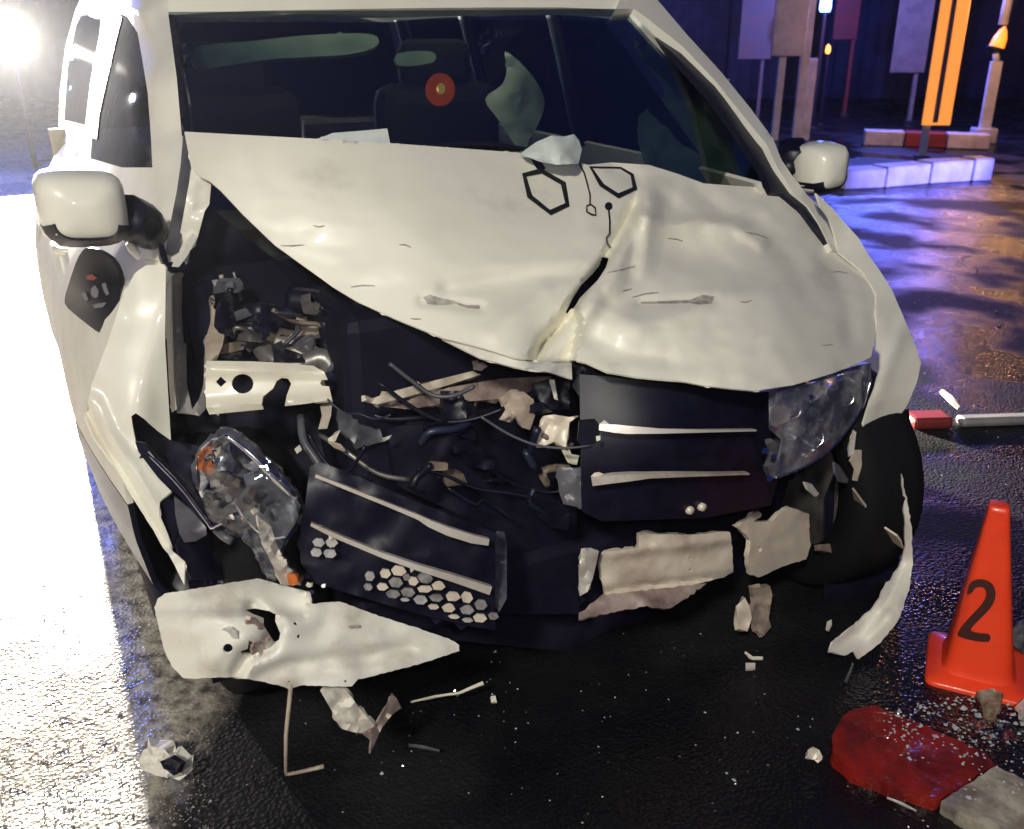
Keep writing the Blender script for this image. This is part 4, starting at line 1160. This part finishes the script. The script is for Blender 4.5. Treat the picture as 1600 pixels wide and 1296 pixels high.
# --- bumper cover: left chunk, hanging bits, right corner
BC = Depth([(241, 944, 'y', .44), (260, 1022, 'y', .46), (300, 930, 'y', .50), (300, 1050, 'y', .53), (420, 915, 'y', .50), (420, 1060, 'y', .58), (560, 950, 'y', .54), (560, 1060, 'y', .60), (717, 1012, 'y', .58), (400, 985, 'y', .585), (300, 990, 'y', .54)])
def bump_b(x, y):
    t = 0
    ed = 958 + (x - 300) * .01
    if x < 480:
        t += .018 / (1 + math.exp((y - ed) / 3))      # upper flange set back
    d, _ = polydist((x, y), [(395, 950), (432, 975), (420, 1010), (385, 1030), (372, 1050)])
    t += .03 * math.exp(-(d / 10) ** 2)
    t += .012 * noise.noise(Vector((x * .02, y * .03, 2.0)))
    d, _ = polydist((x, y), [(400, 1056), (450, 1040), (500, 1034), (560, 1030), (640, 1010)])
    t += .012 * math.exp(-(d / 12) ** 2)
    return t
bc = panel('bumper_cover', [(241, 950), (247, 935), (258, 928), (312, 919), (360, 911), (402, 904), (425, 910), (481, 925), (487, 944), (530, 940), (575, 957), (650, 981), (705, 1000), (718, 1008), (717, 1018), (669, 1034), (612, 1049), (560, 1062), (549, 1073), (510, 1073), (470, 1071), (451, 1077), (440, 1072), (402, 1064), (365, 1058), (300, 1061), (286, 1059), (271, 1045), (258, 1020), (249, 985)], None, PAINTD, car, .0035, 6, jag=.7, bump=bump_b, depth=BC,
           holes=[[(383, 953), (398, 951), (431, 957), (430, 971), (438, 990), (436, 1000), (428, 1004), (420, 990), (412, 978), (412, 966), (396, 960)], disc(356, 1014, 8, 10), [(389, 1001), (396, 1005), (395, 1022), (378, 1023), (376, 1018), (387, 1014)], disc(462, 974, 3.2, 8), disc(467, 995, 3.2, 8), disc(452, 1066, 2, 6), disc(540, 1065, 2.2, 6)])
panel('bumper_tear', [(384, 962), (400, 966), (412, 980), (420, 1000), (414, 1014), (396, 1022), (390, 1008), (380, 990)], None, RUST, bc, .004, 7, depth=BC, lift=-.01, rough=.04, rs=.06)
panel('bumper_mark', [(544, 978), (560, 976), (561, 980), (545, 982)], None, SCUFF, bc, .001, 5, depth=BC, lift=.012)
panel('bumper_mark', [(346, 984), (358, 978), (370, 986), (372, 998), (364, 998), (356, 988)], None, SCUFF, bc, .001, 5, depth=BC, lift=.012)
panel('bumper_bracket', [(500, 1079), (537, 1077), (550, 1090), (560, 1105), (586, 1135), (564, 1146), (550, 1144), (534, 1139), (519, 1112)], [(500, 1072, 'y', .56), (537, 1072, 'y', .57), (586, 1135, 'y', .58), (534, 1139, 'y', .56)], PAINTD, bc, .008, 8, rough=.02, rs=.05)
panel('bumper_fin', [(586, 1135), (606, 1100), (612, 1083), (620, 1092), (627, 1106), (612, 1118), (597, 1137), (590, 1152), (579, 1177), (580, 1158), (566, 1147)], [(586, 1135, 'y', .58), (612, 1083, 'y', .52), (627, 1106, 'y', .54), (579, 1177, 'y', .60)], RUST, bc, .004, 7, rough=.02, rs=.06)
tube('bent_wire', [at(455, 1068, 'y', .58), at(451, 1110, 'y', .585), at(447, 1150, 'y', .59), at(447, 1206, 'y', .59), at(450, 1210, 'y', .592), at(480, 1204, 'y', .61), at(506, 1198, 'y', .62)], [.004, .004, .0035, .0035, .0035, .0038, .0045], TANMETAL, bc, 6, sub=2)
FB = Depth([(1409, 742, 'y', .55), (1424, 827, 'y', .58), (1422, 916, 'y', .62), (1376, 1005, 'y', .66), (1335, 1019, 'y', .66), (1301, 1008, 'y', .66), (1351, 962, 'y', .62), (1408, 880, 'y', .58), (1385, 965, 'y', .66)])
bcn = panel('bumper_corner', [(1409, 742), (1414, 766), (1420, 795), (1425, 830), (1426, 877), (1422, 916), (1404, 969), (1376, 1005), (1342, 1030), (1335, 1019), (1319, 1024), (1296, 1018), (1301, 1005), (1318, 992), (1333, 980), (1340, 974), (1351, 962), (1362, 955), (1372, 938), (1383, 919), (1388, 910), (1393, 908), (1400, 896), (1408, 880), (1415, 850), (1413, 800)], None, PAINTD, car, .005, 6, jag=1.2, depth=FB, rough=.006, bump=lambda x, y: .02 * math.exp(-(polydist((x, y), [(1300, 1010), (1345, 990), (1385, 945), (1412, 880)])[0] / 9) ** 2), seed=3)
panel('bumper_strip', [(1331, 764), (1340, 776), (1356, 798), (1379, 824), (1400, 838), (1406, 846), (1410, 858), (1396, 848), (1376, 834), (1352, 804), (1334, 780)], [(1331, 764, 'y', .54), (1410, 858, 'y', .58), (1380, 820, 'y', .57)], BEAM, bcn, .005, 7)
panel('liner_scrap', [(1328, 721), (1337, 703), (1352, 704), (1368, 706), (1365, 717), (1356, 728), (1347, 738), (1345, 753), (1333, 751), (1336, 735)], [(1328, 721, 'y', .50), (1368, 706, 'y', .50), (1340, 753, 'y', .51)], BEAM, car, .004, 6, rough=.015)
panel('liner_scrap', [(1304, 722), (1312, 728), (1326, 750), (1324, 756), (1314, 752), (1306, 738)], [(1304, 722, 'y', .50), (1326, 750, 'y', .50), (1308, 745, 'y', .52)], GREY, car, .006, 6)
panel('liner_scrap', [(1257, 753), (1268, 756), (1280, 772), (1276, 776), (1262, 764)], [(1257, 753, 'y', .52), (1280, 772, 'y', .52), (1258, 765, 'y', .53)], CHROMED, car, .005, 6)
panel('liner_scrap', [(1326, 700), (1334, 672), (1338, 676), (1334, 708), (1327, 714)], [(1326, 700, 'y', .49), (1338, 676, 'y', .48), (1330, 714, 'y', .5)], CHROMED, car, .005, 6)
panel('arch_liner', [(1350, 672), (1388, 676), (1420, 640), (1430, 720), (1420, 800), (1400, 900), (1330, 980), (1290, 960), (1290, 780), (1320, 700)], [(1350, 672, 'y', .36), (1420, 640, 'y', .34), (1420, 800, 'y', .40), (1330, 980, 'y', .45), (1290, 780, 'y', .40)], NAVYBLK, car, .005, 16, rough=.02)

# --- wheels
def wheel(x, y, turn, name='wheel'):
    c = L2W(x, y, .305)
    s = 1 if x > 0 else -1
    a = YAW + turn
    ax = Vector((math.cos(a), math.sin(a), 0)) * s
    prof = [(.20, -.09), (.27, -.098), (.298, -.085), (.305, -.05), (.305, .05), (.298, .085), (.27, .098), (.20, .09), (.195, .05), (.195, -.05)]
    t = lathe(name, prof, c, ax, RUBBER, car, 40, True)
    rim = lathe('rim', [(.02, .05), (.05, .06), (.06, .045), (.17, .03), (.185, .075), (.198, .088), (.20, .06), (.195, -.06), (.05, -.02), (.02, -.02)], c, ax, METAL, t, 32)
    for k in range(7):
        an = 2 * math.pi * k / 7
        b1 = ax.cross(WZ).normalized()
        d = b1 * math.cos(an) + WZ * math.sin(an)
        tube('spoke', [c + ax * .06 + d * .04, c + ax * .055 + d * .12, c + ax * .07 + d * .185], [.02, .016, .014], CHROME, rim, 6, sub=2)
    for k in range(30):     # tread blocks
        pass
    return t
wheel(-.70, .0, R(8))
wheel(.775, .26, R(-4))
wheel(-.84, -1.98, 0)
wheel(.76, -1.98, 0)
tube('axle', [L2W(-.75, .05, .30), L2W(.72, .22, .30)], .035, NAVYBLK, car, 8)
box('subframe', L2W(0, .15, .30), (1.1, .5, .12), NAVYBLK, car, bev=.02)

# ================================================================== CONE
CONE_O = mat('orange_cone_plastic', (.97, .070, .018), .38, coat=.1, col2=(.80, .045, .015), scale=9, lo=.45, hi=.8, detail=10)
cg = (at(1447, 1047, 'z', .012), at(1563, 1075, 'z', .012))
cc = at(1527, 1046, 'z', 0)
cone = thing('traffic_cone', (cc.x, cc.y, 0), 'orange traffic cone with black number 2, right of the wreck', 'traffic cone')
ca = math.atan2((cg[1] - cg[0]).y, (cg[1] - cg[0]).x)
cfx = Vector((math.cos(ca), math.sin(ca), 0))
cfy = Vector((-math.sin(ca), math.cos(ca), 0))
print('cone base', cg, cc, math.degrees(ca))
def cone_ring(h, w, e=.42, n=32):
    rw = []
    for i in range(n):
        an = 2 * math.pi * i / n + math.pi / 4
        c_, s_ = math.cos(an), math.sin(an)
        rw.append(Vector((cc.x - h * .075, cc.y, h)) + cfx * math.copysign(abs(c_) ** e, c_) * w + cfy * math.copysign(abs(s_) ** e, s_) * w)
    return rw
rings = [cone_ring(.022, .080), cone_ring(.03, .076), cone_ring(.05, .072), cone_ring(.425, .0225), cone_ring(.437, .0205), cone_ring(.439, .014)]
v, f = [p for r in rings for p in r], []
n = 32
for i in range(len(rings) - 1):
    for k in range(n):
        f.append([i * n + k, i * n + (k + 1) % n, (i + 1) * n + (k + 1) % n, (i + 1) * n + k])
f.append([(len(rings) - 1) * n + k for k in range(n)])
body = mesh_obj('cone_body', v, f, CONE_O, cone)
rb = [cone_ring(.0, .112, .18), cone_ring(.007, .112, .18), cone_ring(.012, .107, .2), cone_ring(.02, .085, .3), cone_ring(.03, .06, .3)]
v, f = [p for r in rb for p in r], []
for i in range(len(rb) - 1):
    for k in range(n):
        f.append([i * n + k, i * n + (k + 1) % n, (i + 1) * n + (k + 1) % n, (i + 1) * n + k])
mesh_obj('cone_base', v, f, CONE_O, cone)
# the numeral lies on the face towards the viewer
nrm = -cfy
def cone_face(px, py, off):
    # plane through the front face
    p0 = Vector((cc.x - .05 * .075, cc.y, .05)) - cfy * .072
    p1 = Vector((cc.x - .425 * .075, cc.y, .425)) - cfy * .0225
    nn = cfx.cross(p1 - p0).normalized()
    d = ray(px, py)
    return nn.dot(p0 - CAMV) / nn.dot(d) - off
two = [(1512, 926), (1515, 914), (1523, 907), (1537, 906), (1549, 912), (1555, 922), (1555, 936), (1548, 950), (1536, 963), (1522, 977), (1517, 986), (1530, 990), (1546, 992), (1545, 1003), (1520, 1001), (1498, 994), (1500, 984), (1508, 973), (1522, 958), (1534, 945), (1541, 932), (1540, 921), (1532, 917), (1524, 919), (1520, 925), (1514, 929)]
panel('numeral', two, [(1512, 910, 'd', cone_face(1512, 910, .006)), (1555, 910, 'd', cone_face(1555, 910, .006)), (1520, 1000, 'd', cone_face(1520, 1000, .006))], mat('black_print', (.055, .012, .008), .5), cone, .002, 5, curve=2)

# ================================================================== KERBS
KRED = mat('red_kerb_paint', (.27, .016, .010), .26, col2=(.10, .010, .010), scale=10, bumpv=.5, bscale=50)
KWHITE = mat('white_kerb_paint', (.50, .45, .36), .4, col2=(.12, .10, .085), scale=9, bumpv=.4, bscale=60)
def kerb_block(outline, zt, m_, label, name='kerb_stone', rough=.006, seed=0, curve=2, group=None):
    ctrl = [(outline[0][0], outline[0][1], 'z', zt), (outline[len(outline) // 3][0], outline[len(outline) // 3][1], 'z', zt), (outline[2 * len(outline) // 3][0], outline[2 * len(outline) // 3][1], 'z', zt)]
    o = panel(name, outline, ctrl, m_, None, zt - .001, 8, rough=rough, rs=.03, curve=curve, seed=seed, jag=1.2)
    return tag(o, label, 'kerb', group)
kerb_block([(1299, 1152), (1318, 1117), (1334, 1108), (1366, 1102), (1452, 1138), (1540, 1176), (1553, 1195), (1512, 1222), (1467, 1250), (1404, 1230), (1338, 1208), (1302, 1178)], .032, KRED, 'wet red painted kerb end in front of the orange cone', curve=0, rough=.007)
kerb_block([(1556, 1197), (1620, 1228), (1720, 1276), (1720, 1350), (1640, 1350), (1550, 1296), (1470, 1252), (1514, 1224)], .032, KWHITE, 'muddy white painted kerb stone at the lower right corner', seed=4, curve=0, rough=.007)

def kerb_run(p0, p1, hgt, dep, m_, label, group=None, name='kerb_stone'):
    d = (p1 - p0)
    L = d.length
    d.normalize()
    nrm_ = Vector((-d.y, d.x, 0))
    c = (p0 + p1) / 2 + nrm_ * dep / 2 + Vector((0, 0, hgt / 2 + .001))
    o = box(name, c, (L - .012, dep, hgt), m_, None, (d, nrm_, WZ), .015)
    return tag(o, label, 'kerb', group)
KW2 = mat('white_kerb_far', (.66, .65, .62), .5, col2=(.42, .40, .38), scale=5)
KR2 = mat('red_kerb_far', (.30, .03, .025), .5, col2=(.18, .03, .025), scale=5)
far = [(1348, KW2, 'white kerb stone left of the far red one'), (1412, KR2, 'red kerb stone between two white ones under the orange board'), (1478, KW2, 'white kerb stone at foot of the post with amber lamp')]
xs = [1348, 1412, 1478, 1546]
for i, (x, m_, lb) in enumerate(far):
    a, b = at(xs[i], 228 + i * 2.5, 'z', 0), at(xs[i + 1], 230 + i * 2.5, 'z', 0)
    kerb_run(a, b, .17, .25, m_, lb, 'far painted kerb')
xs = [1318, 1383, 1452, 1518, 1550]
ys = [297, 294, 288, 284, 283]
near_l = ['leftmost blue lit kerb stone beside the right wing mirror', 'second blue lit kerb stone from the wing mirror', 'third blue lit kerb stone from the wing mirror', 'short blue lit kerb stone at the right end of its row']
for i in range(4):
    kerb_run(at(xs[i], ys[i], 'z', 0), at(xs[i + 1], ys[i + 1], 'z', 0), .17 + .012 * i, .22, KW2, near_l[i], 'blue lit kerb row')
# low kerb crossing behind the right wheel
kerb_run(at(1424, 674, 'z', 0), at(1492, 672, 'z', 0), .045, .10, KR2, 'dark red kerb piece behind the right front wheel')
kerb_run(at(1500, 670, 'z', 0), at(1680, 664, 'z', 0), .035, .06, PRIMER, 'pale kerb piece right of the dark red one, above the cone')

# ================================================================== POSTS AND BOARDS BEYOND THE KERB
PW = mat('white_post_paint', (.62, .64, .62), .5, col2=(.42, .44, .42), scale=6)
PB = mat('brown_board', (.26, .15, .10), .6, col2=(.2, .15, .13), scale=5)
PG = mat('grey_board', (.34, .25, .18), .55, col2=(.22, .17, .13), scale=5)
PO = mat('orange_glow_sheet', (.95, .42, .10), .35, col2=(.85, .30, .06), scale=4, emit=(1.0, .33, .06), estr=1.0)  # emission stands in for lamp light thrown back by the sheet
def up_at(px, base, top, Y):
    """height range over the ground at distance Y for pixel rows"""
    b = CAMV + ray(px, base) * (Y / ray(px, base).y)
    t = CAMV + ray(px, top) * (Y / ray(px, top).y)
    return b, t
def post(name, label, cat, px, pw, base_row, top_row, m_, Y=None, group=None, dep=.06):
    b = at(px, base_row, 'z', 0)
    Y = b.y
    h = (CAMV + ray(px, top_row) * (Y / ray(px, top_row).y)).z
    w = pw / F * b.y / ray(px, base_row).y
    t = thing(name, (b.x, b.y, 0), label, cat, 0, group)
    o = box('post', Vector((b.x, b.y, h / 2)), (w, dep, h), m_, t, WF, .008)
    box('foot_plate', Vector((b.x, b.y, .01)), (w * 1.8, dep * 2, .02), GREY, t, WF)
    return t, b, w, h
def board(t, b, px0, px1, y0, y1, m_, nm='board', dy=-.05, dep=.03):
    Y = b.y + dy
    yr = max(y1, 40)
    p0 = CAMV + ray(px0, yr) * (Y / ray(px0, yr).y)
    p1 = CAMV + ray(px1, yr) * (Y / ray(px1, yr).y)
    p0.z = (CAMV + ray(px0, y1) * (Y / ray(px0, y1).y)).z
    p1.z = (CAMV + ray(px1, y0) * (Y / ray(px1, y0).y)).z
    c = (p0 + p1) / 2
    c.y = Y
    return box(nm, c, (abs(p1.x - p0.x), dep, abs(p1.z - p0.z)), m_, t, WF, .01)
t, b, w, h = post('sign_frame', 'white steel frame of two legs and a tall panel behind the right mirror', 'sign', 1209, 11, 222, -120, PW)
box('post', Vector((b.x + .27, b.y, h / 2)), (w * 1.3, .06, h), PW, t, WF, .008)
box('post', Vector((b.x + .40, b.y + .1, .48)), (w * 1.2, .06, .96), PW, t, WF, .008)
board(t, b, 1204, 1256, -130, 88, PW, 'panel', -.06, .05)
t, b, w, h = post('hanging_board', 'dull brown board on a thin pole left of the white steel frame', 'board', 1182, 6, 190, -80, PB)
board(t, b, 1152, 1204, -90, 93, PB)
t, b, w, h = post('hanging_board', 'grey board with bluish edge left of the bright orange board', 'board', 1420, 6, 190, -80, PG)
board(t, b, 1390, 1444, -90, 114, PG)
t, b, w, h = post('hanging_board', 'dim dark red board between the two far lamps', 'board', 1318, 6, 180, -60, KR2)
board(t, b, 1300, 1338, -70, 62, KR2)
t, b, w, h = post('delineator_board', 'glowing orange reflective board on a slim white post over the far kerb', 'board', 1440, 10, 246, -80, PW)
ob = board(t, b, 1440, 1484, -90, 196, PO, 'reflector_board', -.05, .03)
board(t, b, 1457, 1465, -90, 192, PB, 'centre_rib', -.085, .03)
t, b, w, h = post('lamp_post', 'pale bluish post with a lit amber lamp at its top', 'lamp post', 1534, 17, 224, 96, PW)
box('foot_block', Vector((b.x, b.y, .09)), (w * 2.0, .2, .18), PW, t, WF, .02)
lc = CAMV + ray(1562, 62) * (b.y / ray(1562, 62).y)
tube('lamp_arm', [Vector((b.x, b.y, h)), Vector((lc.x - .02, b.y, lc.z - .14))], .04, PW, t, 8)
AMB = mat('amber_lamp_glow', (1, .45, .1), .4, emit=(1.0, .24, .02), estr=1.7)
lathe('lamp_housing', [(.03, -.16), (.10, -.12), (.115, -.1), (.10, -.09)], lc, (.25, 0, 1), BLACK, t, 16)
lathe('lamp_lens', [(.06, -.12), (.085, -.08), (.075, .02), (.045, .10), (.005, .15)], lc, (.25, 0, 1), AMB, t, 16)
tube('upper_pole', [lc + Vector((.03, .05, .16)), lc + Vector((.06, .05, 1.2))], .055, PW, t, 8)
lamp('amber_light', 'POINT', lc + Vector((-.5, -1.3, .3)), None, 75, (1.0, .47, .20), .08)
t, b, w, h = post('beacon_post', 'slim dark post with a small blue beacon near the picture top', 'beacon', 1268, 6, 200, 22, BLACK)
bl = CAMV + ray(1265, 6) * (b.y / ray(1265, 6).y)
BLU = mat('blue_beacon_glow', (.2, .3, 1), .3, emit=(.12, .25, 1.0), estr=18)
lathe('beacon_lens', [(.06, -.10), (.075, -.06), (.07, .05), (.03, .11), (.005, .12)], Vector((b.x, b.y, bl.z)), (0, 0, 1), BLU, t, 16)
t, b, w, h = post('marker_lamp', 'tiny amber marker lamp on a thin dark stake', 'lamp', 1280, 4, 195, 84, BLACK)
AMB2 = mat('small_amber_glow', (1, .3, .05), .4, emit=(1.0, .28, .04), estr=6)
lathe('lamp_lens', [(.02, -.05), (.035, -.02), (.03, .04), (.005, .07)], Vector((b.x, b.y, h + .05)), (0, 0, 1), AMB2, t, 10)

# corrugated fence far behind
FEN = mat('navy_fence_sheet', (.030, .034, .09), .6, col2=(.008, .008, .03), scale=.9, lo=.42, hi=.58)
def fence():
    t = thing('sheet_fence', (0, 19, 0), 'dark navy corrugated sheet fence running along the far background', 'fence')
    for k in range(-10, 11):
        x0 = k * 2.0
        vv, ff = [], []
        n_ = 24
        for i in range(n_ + 1):
            x = x0 + 1.98 * i / n_
            dy = .012 * math.sin(i / n_ * 2 * math.pi * 8)
            vv += [(x, 19 + dy + random.uniform(-.004, .004), .0), (x, 19 + dy, 2.6)]
        for i in range(n_):
            ff.append([2 * i, 2 * i + 2, 2 * i + 3, 2 * i + 1])
        solid(mesh_obj('sheet', vv, ff, FEN, t), .01)
        box('fence_post', Vector((x0, 19.12, 1.3)), (.08, .08, 2.6), BLACK, t, WF)
fence()

# vehicle headlight at the far left; housing and stand replace the unseen vehicle
hlv = thing('headlight', (HL[0] - .02, HL[1] + .2, 0), 'glaring white vehicle headlight on an added stand at the left picture edge', 'headlight')
LAMPW = mat('white_lamp_glow', (1, 1, 1), .4, emit=(1.0, .95, .88), estr=60)
ax = (Vector((-1.0, 0, 1.0)) - Vector(HL)).normalized()
hc = Vector(HL) - ax * .12
lathe('lamp_housing', [(.03, -.16), (.10, -.12), (.135, -.02), (.14, .0), (.135, .01)], hc, ax, BLACK, hlv, 24)  # housing added in place of the unseen vehicle
lathe('lamp_lens', [(.005, .02), (.07, .018), (.12, .010), (.125, .0)], hc, ax, LAMPW, hlv, 24)
tube('added_stand', [hc - ax * .1, Vector((hc.x, hc.y, 0))], .03, BLACK, hlv, 8)

# ================================================================== DEBRIS
def debris(name, label, outline, z, m_, th=.01, rough=.012, seed=0, cat='debris', group='crash debris on the road', tilt=.02):
    cx = sum(p[0] for p in outline) / len(outline)
    cy = sum(p[1] for p in outline) / len(outline)
    ctrl = [(cx - 20, cy + 12, 'z', z), (cx + 20, cy + 10, 'z', z + tilt * .5), (cx, cy - 20, 'z', z + tilt)]
    o = panel(name, outline, ctrl, m_, None, th, 6, rough=rough, rs=.05, seed=seed, smooth=False)
    return tag(o, label, cat, group)
debris('plastic_chunk', 'broken white plastic chunk with dark hollow lying on the left road', [(216, 1190), (224, 1172), (236, 1166), (258, 1172), (270, 1186), (290, 1196), (286, 1210), (268, 1217), (244, 1212), (222, 1204)], .03, PAINTD, .03, .03, 2, tilt=.05)
debris('plastic_scrap', 'black plastic scrap inside the white chunk on the left road', [(250, 1190), (266, 1184), (282, 1194), (276, 1206), (256, 1202)], .062, BLACK, .012, .01, 3, tilt=.035)
debris('plastic_scrap', 'pale rounded scrap on the black road beside the red kerb', [(1262, 1172), (1270, 1167), (1280, 1172), (1285, 1182), (1284, 1188), (1268, 1187), (1262, 1180)], .02, BEAM, .012, .01, 4)
debris('trim_strip', 'thin yellowish trim strip on the road below the loose bumper', stroke([(642, 1097), (680, 1088), (717, 1083), (738, 1074), (755, 1067)], [2.5, 3, 3.5, 4.5, 5]), .04, BEIGE, .004, .004, 5, tilt=.03)
debris('trim_strip', 'short bluish strip on the black road near the middle', stroke([(638, 1164), (660, 1167), (687, 1173)], [4, 5, 3]), .012, GREY, .004, .004, 6)
debris('trim_strip', 'cream bent clip on the road under the crash beam', stroke([(1164, 1019), (1176, 1028), (1192, 1028)], [3, 4, 4]), .02, BEIGE, .004, .002, 7)
debris('lens_piece', 'small bluish square lens piece below the cream clip', [(1165, 1036), (1180, 1036), (1180, 1045), (1165, 1046)], .015, CHROMED, .006, .004, 8)
debris('plastic_scrap', 'small white scrap on black road below the loose bumper tip', [(767, 1088), (774, 1087), (776, 1096), (767, 1097)], .012, PAINT, .006, .002, 9)
debris('lens_piece', 'narrow pale sliver left of the hanging bumper corner', [(1292, 972), (1299, 968), (1300, 976), (1295, 986), (1290, 984)], .05, CHROMED, .004, .004, 10)
debris('trim_strip', 'thin blue grey sliver under the hanging bumper corner', stroke([(1333, 1036), (1328, 1050), (1321, 1066)], [3, 4, 5]), .012, GREY, .004, .002, 11)
debris('trim_strip', 'long pale splinter on the road in front of the red kerb', stroke([(1386, 1246), (1408, 1255), (1432, 1267)], [2, 4, 2]), .012, CHROMED, .004, .003, 12)
debris('trim_strip', 'pale blade of trim lying behind the right front wheel', stroke([(1470, 610), (1484, 622), (1498, 637)], [6, 10, 5]), .03, BEAM, .004, .004, 13)
debris('bumper_scrap', 'crumpled clear plastic heap under the front edge of the cone', [(1510, 1128), (1528, 1120), (1560, 1126), (1588, 1140), (1592, 1152), (1570, 1160), (1545, 1150), (1520, 1140)], .02, LENS, .012, .03, 14, tilt=.02)
debris('bumper_scrap', 'crumpled pale plastic scrap at the right edge behind the cone base', [(1578, 990), (1590, 972), (1602, 966), (1620, 980), (1620, 1020), (1596, 1018), (1582, 1008)], .03, GREY, .012, .02, 15, tilt=.03)
debris('bumper_scrap', 'shiny wet scrap at the right edge beside the cone base', [(1584, 1106), (1600, 1092), (1620, 1100), (1620, 1124), (1598, 1122)], .02, CHROMED, .01, .02, 16, tilt=.02)
BRN = mat('muddy_stub', (.16, .11, .06), .35, col2=(.32, .28, .24), scale=40)
debris('mud_clod', 'wet brown clod below the front edge of the cone base', [(1528, 1080), (1550, 1076), (1566, 1082), (1562, 1108), (1552, 1126), (1538, 1126), (1534, 1104)], .012, BRN, .012, .01, 17, cat='mud')

# crumbs of broken glass, too many and too small to count
def crumbs(name, label, areas, n, smin, smax, m_, seed, z0=.0):
    rnd = random.Random(seed)
    vv, ff = [], []
    for i in range(n):
        (x0, y0, x1, y1) = rnd.choice(areas)
        px, py = rnd.uniform(x0, x1), rnd.uniform(y0, y1)
        c = at(px, py, 'z', z0)
        s = rnd.uniform(smin, smax) * (1 if rnd.random() > .08 else 1.8)
        b_ = len(vv)
        a0 = rnd.uniform(0, 6.28)
        for k in range(4):
            r_ = s * rnd.uniform(.5, 1)
            vv.append((c.x + r_ * math.cos(a0 + k * 1.57), c.y + r_ * math.sin(a0 + k * 1.57), c.z + rnd.uniform(.0, .35) * s + .001))
        vv.append((c.x + rnd.uniform(-.3, .3) * s, c.y + rnd.uniform(-.3, .3) * s, c.z + s * rnd.uniform(.6, 1.3)))
        ff += [[b_, b_ + 1, b_ + 4], [b_ + 1, b_ + 2, b_ + 4], [b_ + 2, b_ + 3, b_ + 4], [b_ + 3, b_, b_ + 4], [b_ + 3, b_ + 2, b_ + 1, b_]]
    o = mesh_obj(name, vv, ff, m_, None, False)
    return tag(o, label, None, None, 'stuff')
CRUMB = mat('glass_crumb', (.62, .66, .70), .12, metal=.35, coat=.5)
STONE = mat('grit', (.22, .20, .18), .6, col2=(.38, .35, .32), scale=300)
crumbs('broken_glass', 'glittering crumbs of broken glass over the road', [(340, 1000, 1600, 1296), (500, 960, 1300, 1200), (1380, 380, 1600, 520), (1430, 520, 1600, 760), (1480, 1080, 1600, 1180)], 420, .0012, .0038, CRUMB, 3)
crumbs('broken_glass', 'glass crumbs strewn over the red kerb', [(1380, 1112, 1440, 1160), (1400, 1130, 1530, 1200), (1500, 1180, 1600, 1250)], 150, .002, .005, CRUMB, 4, .033)
crumbs('broken_glass', 'splinters of glass and plastic heaped round the cone foot', [(1490, 1078, 1600, 1170), (1430, 1090, 1600, 1130), (1560, 1000, 1600, 1060)], 260, .002, .007, CRUMB, 14)
crumbs('grit', 'loose grit on the lit road left of the wreck', [(180, 840, 330, 1296), (0, 500, 140, 800), (0, 1150, 330, 1296), (60, 800, 300, 1296)], 2200, .0012, .0036, STONE, 5)
crumbs('gravel', 'pale gravel and glass on the road beyond the right wing', [(1400, 380, 1600, 520), (1340, 300, 1600, 420)], 260, .003, .009, STONE, 6)

# ================================================================== HAZE ADDED FOR LAMP GLARE
hz = box('added_haze', Vector((0, 8, 2.6)), (60, 40, 7.4), None, None, WF)
hz.data.materials.clear()
hm = bpy.data.materials.new('glare_air')
hm.use_nodes = True
hm.node_tree.nodes.clear()
ho = hm.node_tree.nodes.new('ShaderNodeOutputMaterial')
hv = hm.node_tree.nodes.new('ShaderNodeVolumePrincipled')
hv.inputs['Color'].default_value = (.95, .96, 1.0, 1)
hv.inputs['Density'].default_value = 0.0004
hv.inputs['Anisotropy'].default_value = 0.55
hm.node_tree.links.new(hv.outputs[0], ho.inputs['Volume'])
hz.data.materials.append(hm)
hz['kind'] = 'stuff'
hz['label'] = 'thin haze added for the glare of the lamps'
